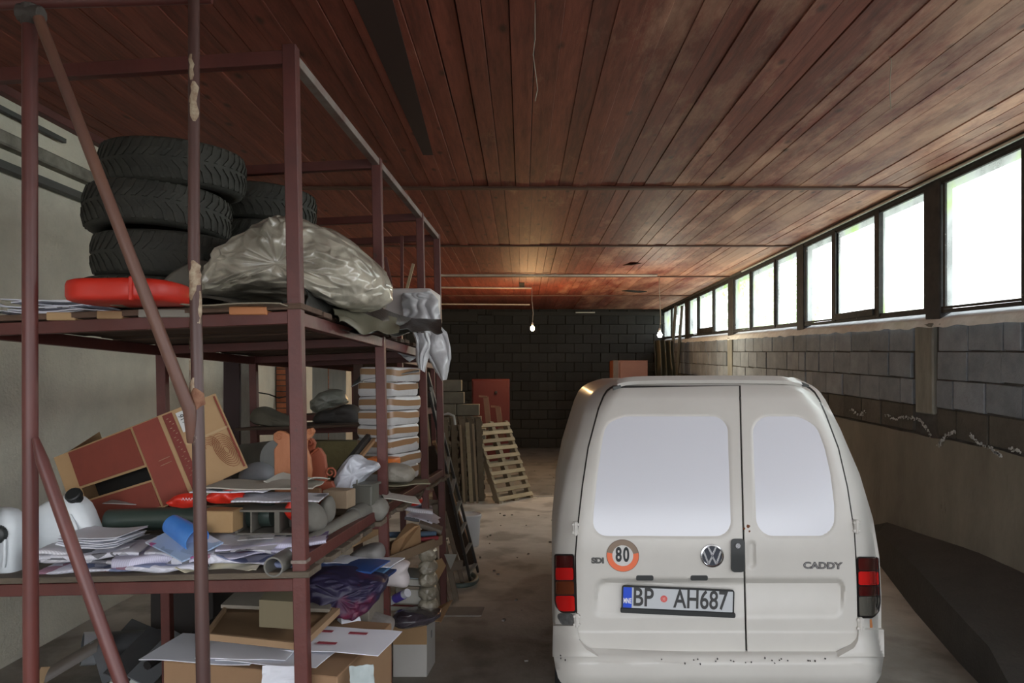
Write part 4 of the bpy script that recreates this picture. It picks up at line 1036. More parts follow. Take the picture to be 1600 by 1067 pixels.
# big clear-ish plastic mound (closed lump with crinkles)
def crease(p, sd):
    d = noise.voronoi(Vector((p.x+sd, p.y*.6, p.z+sd*.3)))[0]; return min(1, (d[1]-d[0])*1.6)-.6*d[0]+.5
def lump(name, outline, Yc, depth, m_, lab, cat, amp=.03, fr=4, seed=0, n=72, m=44, pow_=.5, facet=0):
    # a rounded body whose front outline follows the listed points; facet: crumple with that many coarse rings
    if facet: n, m = facet*2, facet
    rd = random.Random(int(seed*10)+len(lab))
    cxp = sum(p[0] for p in outline)/len(outline); cyp = sum(p[1] for p in outline)/len(outline)
    L_ = [P(a,b,Yc) for a,b in outline]; C_ = P(cxp,cyp,Yc); k = len(L_)
    def ol(t):
        q = (t%1)*k; i = int(q)%k; f = q-int(q)
        p0,p1,p2,p3 = L_[i-1],L_[i],L_[(i+1)%k],L_[(i+2)%k]
        return .5*((2*p1)+(p2-p0)*f+(2*p0-5*p1+4*p2-p3)*f*f+(3*p1-p0-3*p2+p3)*f**3)
    mb = MB(); vs = []; fs = []
    for j in range(m+1):
        ph = PI*j/m; 
        for i in range(n):
            pj = ph; ij = i
            if facet and 0 < j < m: pj = ph+rd.uniform(-.32,.32)*PI/m; ij = i+rd.uniform(-.35,.35)
            r = math.sin(pj)**pow_ if 0 < j < m else 0; d = -math.cos(pj)*depth
            p = C_.lerp(ol((ij/n)%1), r)+Vector((0,d,0))
            q = (p-C_); q = q.normalized() if q.length > 1e-5 else Vector((0,0,1))
            f0 = -1 if ph < PI/2 else .5
            if facet:
                if j in (0,m): k_ = 0
                else: k_ = amp*(1-abs(nz(p.x*fr+seed,p.y*fr,p.z*fr))*2.4)+amp*rd.uniform(-.45,.45)
            else:
                rid = 1-abs(nz(p.x*fr+seed,p.y*fr,p.z*fr))*2.2; rid2 = crease(p*fr*1.7, seed+5)
                k_ = (amp*rid+amp*.35*rid2)*(.35+.65*abs(math.cos(ph)))
            vs.append(p+Vector((q.x*.35, f0*abs(math.cos(ph))**.5, q.z*.5))*k_)
    for j in range(m):
        for i in range(n):
            a,b_,c,d = j*n+i,j*n+(i+1)%n,(j+1)*n+(i+1)%n,(j+1)*n+i
            if facet: fs += [(a,b_,c),(a,c,d)] if rd.random() < .5 else [(a,b_,d),(b_,c,d)]
            else: fs.append((a,b_,c,d))
    mb.add(vs, fs); o = solo(name, mb, m_, lab, cat, smooth=55 if not facet else 180)
    if facet:
        me = o.data; bm = bmesh.new(); bm.from_mesh(me); bmesh.ops.remove_doubles(bm, verts=bm.verts, dist=1e-5)
        cl = bm.edges.layers.float.get('crease_edge') or bm.edges.layers.float.new('crease_edge')
        for e in bm.edges: e[cl] = rd.choice([.25,.5,.8])
        bm.to_mesh(me); bm.free(); me.polygons.foreach_set('use_smooth',[True]*len(me.polygons))
        md = o.modifiers.new('fold','SUBSURF'); md.levels = 2; md.render_levels = 2
    return o
pl = bpy.data.materials.new('clear_plastic'); pl.use_nodes = True
N = pl.node_tree.nodes; L = pl.node_tree.links; b = N['Principled BSDF']
b.inputs['Base Color'].default_value = (.50,.47,.38,1); b.inputs['Roughness'].default_value = .28; b.inputs['Coat Weight'].default_value = .7; b.inputs['Coat Roughness'].default_value = .12
t = N.new('ShaderNodeTexCoord'); n = N.new('ShaderNodeTexNoise'); n.inputs['Scale'].default_value = 7; n.inputs['Detail'].default_value = 6; n.inputs['Distortion'].default_value = 1.0; L.new(t.outputs['Object'], n.inputs['Vector'])
r = N.new('ShaderNodeValToRGB'); L.new(n.outputs[0], r.inputs[0]); r.color_ramp.elements[0].color = (.26,.24,.19,1); r.color_ramp.elements[1].color = (.56,.52,.42,1); r.color_ramp.elements[0].position = .35; r.color_ramp.elements[1].position = .65
L.new(r.outputs[0], b.inputs['Base Color']); bp = N.new('ShaderNodeBump'); bp.inputs['Strength'].default_value = .5; bp.inputs['Distance'].default_value = .015; L.new(n.outputs[0], bp.inputs['Height']); L.new(bp.outputs[0], b.inputs['Normal'])
lump('plastic_bundle', [(332,468),(340,420),(375,388),(438,352),(480,350),(530,372),(590,412),(606,452),(590,478),(545,486),(500,468),(420,466),(370,470)], 3.35, .33, pl, 'large bundle under crinkled translucent plastic sheeting on the middle deck','bundle', amp=.05, fr=3.2, seed=3, facet=24)
# light dusty cloth behind the peeling pipe
lump('dusty_sack', [(265,472),(280,435),(330,412),(350,440),(345,470)], 3.3, .15, tarpm, 'dusty grey sack between the red container and the plastic bundle','sack', amp=.03, fr=5, seed=9, n=40, m=20)
sheet('flat_board', ondeck(300,478,ZM)+Vector((0.04,.1,.0)), .62,.30,-3,mat('worn_hardboard',(.30,.26,.19),.8,col2=(.2,.17,.12),scale=6),'thin worn hardboard lying at the front of the middle deck','board',th=.005,amp=.008,seed=2)
# white wrapped pack at the end of the middle deck
c = P(640,499,4.75)
t_ = thing('wrapped_pack','pack wrapped in crumpled white plastic at the far end of the middle deck','pack',c)
wp2 = mat('white_pack', (.55,.50,.48), .5)
mb = MB(); mb.box(c+Vector((0,.18,.10)),(.30,.40,.20),rot(0,0,-3)); part('pack_body', mb, wp2, t_, bevel=.015, seg=2)
crm = mat('crinkled_plastic', (.62,.62,.63), .3, col2=(.48,.48,.50), scale=8, bump=.8, bscale=16, coat=.6)
def crumple(poly, Y, th, seed, nu=34, nv=26, amp=.03):
    A = [P(a,b,Y) for a,b in poly[0]]; B = [P(a,b,Y) for a,b in poly[1]]
    def lerp(L_, u):
        k = u*(len(L_)-1); i = min(int(k), len(L_)-2); return L_[i].lerp(L_[i+1], k-i)
    def fn(u, v):
        p = lerp(A,v).lerp(lerp(B,v),u); q = p*9
        f = amp*math.sin(u*9+3*nz(v*3+seed,u*2))*.8+amp*nz(q.x,q.y+seed,q.z)
        return p+Vector((amp*.5*nz(q.z,q.x,seed), -abs(f)-th*math.sin(PI*u), amp*.3*nz(q.x+4,q.z,seed)))
    mb = MB(); mb.grid(nu, nv, fn, .003); return mb
part('plastic_wrap', crumple([[(630,460),(628,475),(633,500)],[(672,455),(686,470),(689,510)]],4.7,.03,2), crm, t_, smooth=80)
mb = crumple([[(652,512),(660,540),(680,578),(690,594)],[(684,505),(700,520),(705,560),(697,592)]],4.72,.04,4)
solo('hanging_plastic', mb, crm, 'crumpled white plastic hanging down from the end of the middle deck','plastic sheet', smooth=80)
mb = crumple([[(646,520),(650,545),(655,575)],[(668,520),(672,548),(664,582)]],4.6,.03,6)
solo('hanging_plastic', mb, crm, 'narrow grey plastic strip hanging left of the larger crumpled plastic','plastic sheet', smooth=80)
mb = crumple([[(608,540),(625,545),(650,548)],[(640,566),(650,560),(655,552)]],4.9,.01,8,amp=.015)
solo('hanging_plastic', mb, crm, 'taut plastic corner under the middle deck above the white parcels','plastic sheet', smooth=80)
# slim sticks standing on the upper rear rack
for (a,b_,lab) in (((628,368,5.6),(628,460,5.6),'thin grey post rising from the far rack near the ceiling'),((646,412,5.9),(634,458,5.9),'thin pale batten leaning behind the far rack posts'),((602,402,5.2),(612,450,5.2),'dark stick leaning left of the thin grey post')):
    mb = MB(); mb.beam(P(*a),P(*b_),.022,.022); solo('batten_stick', mb, steel if a[0] != 646 else mat('pale_batten',(.42,.32,.2),.8), lab, 'stick')
# ================================================================ clutter on the lower deck
def ring_solid(name, c, R_, r0, r1, h, m, parent=None): pass
# ---- big carton with red printed flaps, tilted on the lower deck
redc = mat('carton_red', (.27,.055,.035), .8, col2=(.21,.045,.03), scale=5)
tan = mat('carton_tan', (.47,.30,.155), .85, col2=(.42,.26,.13), scale=5)
E1, E0 = P(205,667,3.20), P(255,793,3.12)
A1, A0 = P(106,706,3.42), P(146,822,3.34)
B1, B0 = P(335,615,3.52), P(386,731,3.46)
def onplane_(px,py,a,b,c):
    n_ = (b-a).cross(c-a); o = Vector((0,0,CZ)); d = P(px,py,1)-o; return o+d*((a-o).dot(n_)/d.dot(n_))
B0 = onplane_(386,731,E1,B1,E0); A0 = onplane_(146,822,A1,E1,E0)
t_ = thing('open_carton','large tan and dark red carton lying tilted and half open on the lower deck','box',E0.lerp(A0,.5))
def quadbox(pa, pb, pc, pd, nrm_th, m_, name='panel', par=t_, bevel=0):
    n_ = (pb-pa).cross(pd-pa).normalized()*nrm_th; mb = MB(); mb.hexa([pa,pb,pc,pd],[pa+n_,pb+n_,pc+n_,pd+n_]); return part(name, mb, m_, par, bevel=bevel)
D = Vector((-.10,.42,.06))
quadbox(E1,B1,B0,E0,.006,tan,'side_panel')
quadbox(E1,A1,A1+D+Vector((.1,0,0)),B1+(A1-E1)*.9,.006,tan,'side_panel')
quadbox(A1,A0,A0+D,A1+D,.006,tan,'side_panel')
quadbox(E0,B0,B0+(A0-E0)*.9,A0,.006,tan,'bottom_panel')
quadbox(B1,B0,B0+(A0-E0)*.9,B1+(A1-E1)*.9,.006,tan,'side_panel')
def mixp(a,b,c,d,u,v): return a.lerp(b,u).lerp(d.lerp(c,u),v)
o_ = Vector((0,-.004,0))
def fq(u0,v0,u1,v1,m_,name,off=.004,w=0):
    f = lambda u,v: mixp(A1,E1,E0,A0,u,v)+Vector((-.3,-1,.1)).normalized()*off
    return quadbox(f(u0,v0),f(u1,v0),f(u1,v1-w),f(u0,v1+w*0),.004,m_,name)
fl = fq(.0,.0,1,.50,tan,'flap',.002); fq(.02,.02,.985,.475,redc,'flap_print',.008)
fq(.0,.66,1,1.0,tan,'flap',.002); fq(.02,.685,.985,.98,redc,'flap_print',.008)
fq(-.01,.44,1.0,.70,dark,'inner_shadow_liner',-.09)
q = quadbox(A1+Vector((-.085,.03,-.03)), A1, A1.lerp(A0,.55), A1.lerp(A0,.55)+Vector((-.085,.03,-.02)), .005, tan, 'flap')
def rq(u0,v0,u1,v1,m_,name,off=.003):
    n_ = (B1-E1).cross(E0-E1).normalized(); n_ = n_ if n_.y < 0 else -n_
    f = lambda u,v: mixp(E1,B1,B0,E0,u,v)+n_*off
    pa,pb,pc,pd = f(u0,v0),f(u1,v0),f(u1,v1),f(u0,v1); mb = MB(); mb.hexa([pa,pb,pc,pd],[pa+n_*.0015,pb+n_*.0015,pc+n_*.0015,pd+n_*.0015]); return part(name, mb, m_, t_)
rq(.005,.01,.29,.99,redc,'red_print'); rq(.34,.02,.45,.99,mat('text_band',(.20,.04,.03),.8),'text_band')
rq(.485,.05,.60,.30,mat('label_white',(.65,.64,.62),.7),'white_label'); rq(.46,.43,.99,.46,mat('tan_tape',(.50,.34,.19),.4),'tape_strip',.004)
rq(.965,.03,.985,.97,redc,'edge_print',.004)
n_ = (B1-E1).cross(E0-E1).normalized(); n_ = n_ if n_.y < 0 else -n_
ux = (B1-E1).normalized(); uy = n_.cross(ux)
def ctx(u,v,off,ang=0):
    M = Matrix((ux,uy,n_)).transposed() @ Matrix.Rotation(math.radians(ang),3,'Z'); M = M.to_4x4(); M.translation = mixp(E1,B1,B0,E0,u,v)+n_*off; return M
text('lettering','9176',.036,ctx(.54,.17,.006,-86),lt,t_,.0003,sx=.9)
inkb = mat('print_brown', (.30,.10,.05), .8)
# concentric ring logo, two arches of rings
mb = MB()
for (uu,vv,n0,half) in ((.68,.58,6,True),(.86,.70,7,False)):
    M = ctx(uu,vv,.0045)
    for k in range(n0):
        r_ = .014+.0085*k; pts = [M@Vector((r_*math.cos(a)*(1 if half else .8),r_*math.sin(a)*(1 if half else 1.35),0)) for a in (np.linspace(-.2,PI+.3,18) if half else np.linspace(0,2*PI,25))]
        mb.tube(pts,.0012,4,cap=False)
part('ring_logo', mb, inkb, t_, label='brown ring logo printed on the tan side')
cream = mat('print_cream', (.45,.27,.17), .8)
rd = random.Random(2)
mb = MB()
for k in range(22):
    M = ctx(.375+.018*(k%3),.08+.04*k,.0055); mb.box(M.translation,(.008,.002,.010),M.to_3x3())
for k in range(8):
    M = ctx(.14+.03*(k%4),.50+.06*(k//4),.005); mb.box(M.translation,(.014,.001,.012),M.to_3x3())
part('small_print', mb, cream, t_, kind='stuff')
# ---- white jugs
jugm = mat('jug_plastic', (.74,.78,.81), .35, col2=(.64,.69,.72), scale=5, coat=.2)
def jug(c, w_, d_, h_, R_, capc, capn, lab, capr=.03):
    t_ = thing('plastic_jug', lab, 'jug', c)
    mb = MB(); vs = []; n = 32; 
    for k,(f,z) in enumerate(((.86,0),(.97,.015),(1,.05),(1,.62),(.97,.75),(.85,.87),(.6,.96),(.3,1))):
        for j in range(n):
            q = se(2*PI*j/n, w_/2*f, d_/2*f, 4); vs.append(Vector(c)+R_@(q+Vector((0,0,z*h_))))
    fs = [(i*n+j,i*n+(j+1)%n,(i+1)*n+(j+1)%n,(i+1)*n+j) for i in range(7) for j in range(n)]+[tuple(range(n-1,-1,-1)),tuple(7*n+j for j in range(n))]
    mb.add(vs, fs); part('jug_body', mb, jugm, t_, smooth=50)
    cc = Vector(c)+R_@Vector(capc); a = (R_@Vector(capn)).normalized(); q = a.to_track_quat('Z','Y').to_matrix()
    mb = MB(); mb.lathe([(0,-.02),(capr*.8,-.02),(capr*.8,0),(capr,0),(capr,.022),(capr*.85,.026),(0,.026)],cc,24,R=q)
    for k in range(24): 
        a_ = 2*PI*k/24; mb.box(cc+q@Vector((capr*math.cos(a_),capr*math.sin(a_),.011)),(.003,.003,.02),q@Matrix.Rotation(a_,3,'Z'))
    part('screw_cap', mb, blk, t_, smooth=40)
    mb = MB(); mb.tube([Vector(c)+R_@Vector(p) for p in ((w_*.30,-d_*.52,h_*.12),(w_*.34,-d_*.55,h_*.3),(w_*.34,-d_*.55,h_*.5),(w_*.30,-d_*.5,h_*.68))],.007,8); part('moulded_rib', mb, jugm, t_, smooth=60)
    return t_
c = at(4,2.86,ZL,.0); jug(c,.16,.12,.245,rot(0,0,0),(.03,-.06,.155),(0,-1,.05),'white plastic jug upright at the far left of the lower deck, black cap facing out',.033)
c = at(112,3.02,ZL,.0); jug(c+Vector((.03,0,0)),.24,.13,.27,rot(0,-21,0),(.10,-.035,.245),(.25,-.75,.6),'white plastic jug leaning left beside the red carton, black cap at its top corner',.030)
# ---- folded newspapers
def folded(name, c, sx, sy, rz, th, m_, lab, cat='newspaper', group=None, seed=0, tilt=(0,0), amp=.012, layers=2, curl=0.0, wob=.35):
    # fold towards -y (the viewer), pages open at the back
    R_ = rot(tilt[0],tilt[1],rz); c = Vector(c); mb = MB(); nu = 16
    for L_ in range(layers):
        hh = th*(1-L_/layers)*.5; inset = .012*L_
        prof = []
        for k in range(7): prof.append((sy/2-(sy-hh-inset)*k/6, hh))
        for k in range(1,6): a = PI/2+PI*k/6; prof.append((-sy/2+inset+hh+hh*math.cos(a), hh*math.sin(a)))
        for k in range(7): prof.append((-sy/2+inset+hh+(sy-hh-inset)*k/6, -hh))
        def fn(u, v):
            x = (u-.5)*(sx-.01*L_); q = v*(len(prof)-1); i = min(int(q),len(prof)-2); y = prof[i][0]+(prof[i+1][0]-prof[i][0])*(q-i); z = prof[i][1]+(prof[i+1][1]-prof[i][1])*(q-i)
            w_ = amp*2*nz(x*5+seed*2.3,y*4,seed)+curl*(2*u-1)**2
            return c+R_@Vector((x+.006*nz(y*20,seed), y+.008*nz(x*12,seed), z+th/2+w_+wob*th*nz(x*7,seed+3,z*40)))
        mb.grid(nu, len(prof), fn)
    return solo(name, mb, m_, lab, cat, group, smooth=60)
g_ = 'folded newspapers piled at the front of the lower deck'
lst = [ # px, Y, dz, sx, sy, rz, th, mat, label
 (160,2.88,.000,.36,.24,4,.020,1,'bottom folded newspaper at the left of the pile, below the slanting pipe'),
 (150,2.90,.022,.34,.22,-8,.020,0,'second folded newspaper from the bottom of the left pile'),
 (165,2.90,.045,.37,.24,2,.018,2,'third folded newspaper in the left pile'),
 (150,2.92,.064,.33,.24,10,.018,0,'upper newspaper of the left pile under the white sheaf'),
 (270,2.84,.000,.30,.24,-3,.026,1,'crumpled newspaper bunch at the front edge left of the peeling pipe'),
 (245,2.86,.028,.26,.22,12,.030,3,'rolled-edge newspaper on the crumpled bunch'),
 (300,2.86,.028,.28,.20,-12,.024,2,'folded newspaper just left of the peeling pipe base'),
 (395,2.84,.002,.36,.22,3,.026,1,'bottom newspaper right of the peeling pipe, overhanging the deck edge'),
 (400,2.87,.030,.42,.26,7,.020,3,'wide purple-tinted newspaper right of the peeling pipe'),
 (350,2.88,.050,.50,.26,-6,.018,2,'long pale blue newspaper draped across behind the peeling pipe'),
 (430,2.92,.055,.40,.28,12,.014,3,'newspaper with purple print reaching the front right post'),
 (380,2.94,.072,.34,.22,-8,.012,0,'newspaper beneath the small printed leaflet')]
for i,(px,Y,dz,sx,sy,rz,th,mi,lab) in enumerate(lst):
    folded('newspaper', at(px,Y,ZL,dz+.004), sx,sy,rz,th,news[mi],lab,seed=i*1.7+1,amp=.013,layers=4,wob=.9)
# white sheaf on the left pile
for k in range(7):
    sheet('paper_sheet', at(158+k,2.90,ZL,.088+k*.0055), .24,.19,-4+3*math.sin(k*2.1), paper, 'bright white sheet, %s in the curling sheaf on the left newspaper pile' % ['lowest','second lowest','third lowest','middle','third from top','second from top','topmost'][k],'paper','white sheets on the newspaper pile',th=.0022,amp=.006,seed=k*.3+1,curl=.012,nu=16)
# yellowed cloth-like sheet hanging over the front
mb = MB(); cc = at(352,2.80,ZL,.0)
def fn(u, v):
    x = (u-.5)*.30; y = .10-(.19)*v; z = .012+.012*nz(x*9,v*3) - (.0 if v < .55 else (v-.55)**1.2*.09*math.sin(PI*min(1,max(0,u*1.05))))
    return cc+Vector((x,y,z))
mb.grid(24,14,fn,.003); solo('yellowed_sheet', mb, mat('yellowed_paper',(.58,.52,.34),.8,col2=(.66,.62,.52),scale=8), 'yellowed crumpled paper hanging over the deck edge right of the peeling pipe','paper',smooth=70)
# blue curled page
mb = MB(); c0 = P(266,828,2.80)
def fn(u, v):
    a = math.radians(-30+250*v); r_ = .036; ax = Vector((.35,-.2,-.12)).normalized()
    s_ = Vector((0,0,1)).cross(ax).normalized(); up_ = ax.cross(s_)
    return c0+ax*(-.03+.16*u)+(s_*math.cos(a)+up_*math.sin(a))*r_*(1+.3*u)+Vector((0,.05,0))
mb.grid(10,20,fn,.003); solo('blue_magazine', mb, mat('blue_print',(.03,.17,.62),.35,col2=(.10,.30,.72),scale=6,coat=.3), 'bright blue glossy magazine page curled up on the newspapers','magazine',smooth=70)
sheet('magazine', at(292,2.83,ZL,.088)+Vector((0,-.02,.004)), .24,.17,-32,print_mat('magazine_blue',(.42,.55,.78),(.45,.12,.30),(.60,.62,.72),1.2,.3,11),'light blue magazine sloping down beside the curled blue page','magazine',th=.006,amp=.008,seed=4,tilt=(14,12))
# dark green roll
mb = MB(); mb.tube([at(170,3.12,ZL,.14), at(300,3.10,ZL,.145), at(428,3.06,ZL,.15)], .048, 24, rs=[.047,.048,.047]); solo('foil_roll', mb, mat('dark_green_foil',(.035,.055,.045),.35,col2=(.05,.07,.06),scale=6,coat=.4),'dark green roll of sheeting lying across behind the newspapers','roll',smooth=40)
sheet('paper_sheet', at(222,3.25,ZL,.20), .28,.12,8,mat('grey_paper',(.36,.34,.33),.8),'grey paper sheet lying behind the dark green roll','paper',th=.003,amp=.006,seed=2)
# small tan carton + grey hollow tray, flattened cartons and papers on top
closed_box('cardboard_box', at(346,2.93,ZL,.115), .135,.10,.085,-3,mat('carton_tan2',(.42,.27,.13),.85,col2=(.36,.22,.10),scale=9),'small tan carton with torn edge beside the peeling pipe')
t_ = thing('grey_tray','grey fibre tray with hollow compartments right of the small tan carton','tray',at(425,3.02,ZL,.09))
c = at(425,3.02,ZL,.09); gcm = mat('grey_fibre',(.17,.155,.13),.9,col2=(.12,.11,.09),scale=8)
mb = MB()
for (o,d) in (((0,0,.004),(.24,.16,.008)),((0,0,.096),(.24,.16,.008)),((-.116,0,.05),(.010,.16,.092)),((.116,0,.05),(.010,.16,.092)),((0,.076,.05),(.24,.008,.092)),((.045,-.02,.05),(.02,.11,.09)),((-.06,0,.05),(.006,.14,.09))): mb.box(c+Vector(o),d)
part('tray_body', mb, gcm, t_)
sheet('leaflet', at(401,2.86,ZL,.095), .13,.07,14,print_mat('leaflet_print',(.55,.55,.55),(.3,.3,.3),(.2,.2,.2),2,.6,2),'small grey printed leaflet lying on brown paper before the tray','leaflet',th=.002,amp=.004,seed=1)
mb = wavy(P(440,778,3.0), .34,.20,4,.006,amp=.006,seed=3); solo('newspaper', mb, news[0], 'flat grey newspaper lying on the grey tray','newspaper',smooth=50)
mb = wavy(P(402,762,3.02)+Vector((0,.1,0)), .44,.26,5,.006,amp=.012,seed=6,curl=-.01); solo('flattened_carton', mb, mat('flat_card',(.42,.38,.32),.8,col2=(.36,.33,.28),scale=6), 'flattened pale carton topmost on the papers over the tray','cardboard',smooth=50)
mb = wavy(P(358,770,2.98)+Vector((0,.08,0)), .30,.2,-2,.005,amp=.008,seed=9); solo('newspaper', mb, news[2], 'newspaper edge sticking out under the flattened pale carton','newspaper',smooth=50)
mb = wavy(P(465,750,3.2), .22,.18,-8,.004,amp=.012,seed=12,curl=.01); solo('paper_sheet', mb, paper2, 'cream paper curling beside the front right post','paper',smooth=50)
# red plastic wrappers with white lettering
for (px,py,Y,rx,ry,lab,sd) in ((292,782,3.0,.075,.03,'red plastic wrapper with white lettering under the red carton',1),(352,776,2.99,.08,.028,'red plastic wrapper beside the small tan carton',2),(463,795,3.0,.045,.05,'red plastic wrapper partly behind the front right post',3)):
    mb = MB(); cc = P(px,py,Y)
    def fn(u,v): 
        x=(u-.5)*2*rx; z=(v-.5)*2*ry*math.sqrt(max(.05,1-(2*u-1)**2)); return cc+Vector((x,.02*nz(x*30,z*30,sd)-.02*math.cos((v-.5)*PI),z+.012*(u-.5)))
    mb.grid(16,10,fn,.003); o = solo('plastic_wrapper', mb, red_pl, lab, 'wrapper', smooth=70)
mb = MB(); cc = P(296,780,2.955)
for k in range(7): mb.tube([cc+Vector((-.03+.012*k,-.002,-.004)),cc+Vector((-.024+.012*k,-.003,.006)),cc+Vector((-.02+.012*k,-.002,-.003))],.0012,4)
part('lettering', mb, paper, bpy.data.objects['plastic_wrapper'], kind='stuff')
# long grey pipe with open end
a = P(427,886,2.66); b_ = P(603,776,4.05)
t_ = thing('drain_pipe','long grey plastic pipe, open end at the front edge of the lower deck','pipe',a)
d = (b_-a).normalized(); q = d.to_track_quat('Z','Y').to_matrix(); L_ = (b_-a).length
mb = MB(); mb.lathe([(.031,0),(.037,0),(.037,L_),(.031,L_)],a,28,R=q,close=True); part('tube', mb, mat('drain_grey',(.21,.20,.175),.55,col2=(.15,.145,.13),scale=6), t_, smooth=40)
mb = MB(); mb.lathe([(.036,L_*.62),(.044,L_*.62),(.044,L_*.74),(.036,L_*.74)],a,28,R=q,close=True); part('collar', mb, MATS['drain_grey'], t_, smooth=40)
# carved wooden ornaments
carv = mat('carved_wood', (.50,.20,.09), .6, col2=(.38,.13,.055), scale=5, stretch=(4,4,1))
carv2 = mat('carved_wood_red', (.36,.09,.04), .55, col2=(.26,.06,.03), scale=5)
def spiral(c, r0, turns, a0, hand=1, w=.009, Y=0):
    pts = []
    for k in range(26):
        t = k/25; a = a0+hand*2*PI*turns*t; r = r0*(1-.8*t); pts.append(c+Vector((r*math.cos(a),0,r*math.sin(a))))
    return pts
t_ = thing('carved_ornament','light orange carved wooden panel with scroll corners behind the papers','ornament',P(455,790,3.45))
Yc = 3.45; pol = [(429,790),(428,702),(434,694),(427,688),(427,678),(434,673),(443,674),(452,680),(462,676),(478,673),(487,668),(491,674),(487,682),(479,688),(478,700),(484,716),(486,735),(484,760),(486,790)]
mb = MB(); mb.prism([P(a,b,Yc) for a,b in pol], (0,.03,0)); part('board', mb, carv, t_, bevel=.003)
mb = MB(); mb.tube(spiral(P(436,682,Yc-.004),.020,1.3,PI*.2,1),.003,8); mb.tube(spiral(P(484,675,Yc-.004),.016,1.2,PI*.9,-1),.003,8); part('scroll', mb, carv, t_, smooth=60, kind='stuff')
t_ = thing('carved_ornament','darker red carved wooden crest with scrolls right of the light panel','ornament',P(500,790,3.6))
Yc = 3.6; pol = [(484,790),(482,745),(484,720),(476,705),(478,690),(486,684),(492,692),(490,702),(499,700),(507,712),(510,735),(509,752),(518,752),(522,762),(519,774),(510,782),(504,790)]
mb = MB(); mb.prism([P(a,b,Yc) for a,b in pol], (0,.035,0)); part('board', mb, carv2, t_, bevel=.003)
mb = MB(); mb.tube(spiral(P(516,738,Yc-.01),.028,1.4,-PI*.3,1),.005,8); mb.tube(spiral(P(483,692,Yc-.01),.024,1.3,0,-1),.004,8); mb.tube([P(482,712,Yc-.02),P(498,700,Yc-.02)],.007,8); part('scroll', mb, carv2, t_, smooth=60, kind='stuff')
mb = MB(); pol = [(462,780),(470,768),(486,760),(500,764),(500,776),(494,790),(488,806),(480,812),(470,800)]; mb.prism([P(a,b,3.3) for a,b in pol],(0,.03,0)); solo('carved_ornament', mb, mat('dark_carved',(.15,.07,.03),.6), 'dark brown carved foot lying before the red crest','ornament',bevel=.004)
# barrel-like grey roll, white cloth, behind
mb = MB(); mb.tube([P(372,722,4.3),P(432,716,4.05)],.10,24); solo('grey_roll', mb, mat('grey_roll',(.14,.135,.12),.7,col2=(.22,.22,.21),scale=4), 'thick grey roll lying left of the carved panel','roll',smooth=40)
lump('grey_cloth', [(378,748),(385,728),(405,724),(424,732),(428,748)], 3.8,.07,mat('grey_cloth',(.30,.31,.33),.85),'grey cloth behind the flattened carton','cloth',amp=.02,n=24,m=12)
# white plastic bag
bagm = mat('white_bag', (.58,.60,.66), .4, col2=(.52,.54,.60), scale=6, bump=.6, bscale=18, coat=.2)
lump('plastic_bag', [(522,766),(524,750),(533,732),(548,716),(560,712),(572,720),(590,724),(592,732),(575,742),(560,756),(552,768)], 3.75,.10,bagm,'white plastic bag slumped right of the red carved crest','bag',amp=.022,fr=7,facet=12)
# orange tub, beige bag
mb = MB(); cc = P(597,722,4.25); mb.box(cc+Vector((0,.05,0)),(.17,.12,.045),rot(0,0,-8)); solo('orange_tray', mb, mat('orange_plastic',(.75,.20,.04),.45),'small orange tray behind the second post','tray',bevel=.012,seg=2)
lump('beige_bag', [(600,745),(602,728),(618,724),(640,730),(648,742),(640,752),(615,752)], 4.2,.09,mat('beige_bag',(.34,.31,.26),.6,col2=(.26,.24,.2),scale=8,bump=.5),'beige crumpled bag at the foot of the white parcels','bag',amp=.02,fr=8,n=32,m=16)
mb = wavy(P(632,755,4.2), .28,.2,12,.006,amp=.01,seed=5); solo('flat_board', mb, mat('olive_board',(.22,.20,.13),.8), 'olive board lying under the beige bag','board')
mb = wavy(P(625,778,3.95), .20,.16,20,.004,amp=.006,seed=8,tilt=(6,10)); solo('paper_sheet', mb, paper2, 'white paper slanting against the side rail right of the second post','paper')
# blocks and boxes right of the grey tray
closed_box('wood_box', P(530,792,3.5), .125,.10,.085,-10,mat('pale_wood_box',(.36,.27,.18),.8,col2=(.28,.20,.13),scale=8),'small pale wooden box in front of the white bag')
t_ = thing('metal_casing','small grey metal casing right of the pale wooden box','casing',P(568,792,3.65))
mb = MB(); cc = P(568,790,3.65); mb.box(cc+Vector((0,.05,.05)),(.105,.10,.10),rot(0,0,-12)); part('casing_body', mb, mat('olive_metal',(.15,.145,.12),.5,col2=(.10,.10,.085),scale=6), t_, bevel=.006)
mb = MB(); mb.box(cc+Vector((0,.045,.103)),(.12,.115,.01),rot(0,0,-12)); mb.tube([cc+Vector((-.03,-.01,.105)),cc+Vector((-.03,-.01,.13))],.004,6); part('casing_lid', mb, MATS['olive_metal'], t_)
lump('stone_lump', [(455,818),(456,795),(470,784),(492,786),(506,800),(508,822),(490,830),(466,828)],3.12,.06,mat('stone_grey',(.20,.19,.165),.9,col2=(.14,.13,.11),scale=7),'rough grey stone lump beside the front right post','stone',amp=.012,fr=9,n=32,m=16)
lump('stone_lump', [(498,806),(503,784),(515,776),(522,790),(520,810),(508,818)],3.25,.05,MATS['stone_grey'],'narrow grey stone lump next to the pale wooden box','stone',amp=.012,fr=9,n=28,m=14)
lump('dusty_bundle', [(560,800),(566,790),(590,780),(602,785),(606,800),(590,812)],3.75,.07,mat('dusty_bundle',(.19,.18,.155),.9,col2=(.26,.25,.22),scale=8),'dusty bundle lying on the grey pipe before the second post','bundle',amp=.02,fr=8,n=32,m=16)
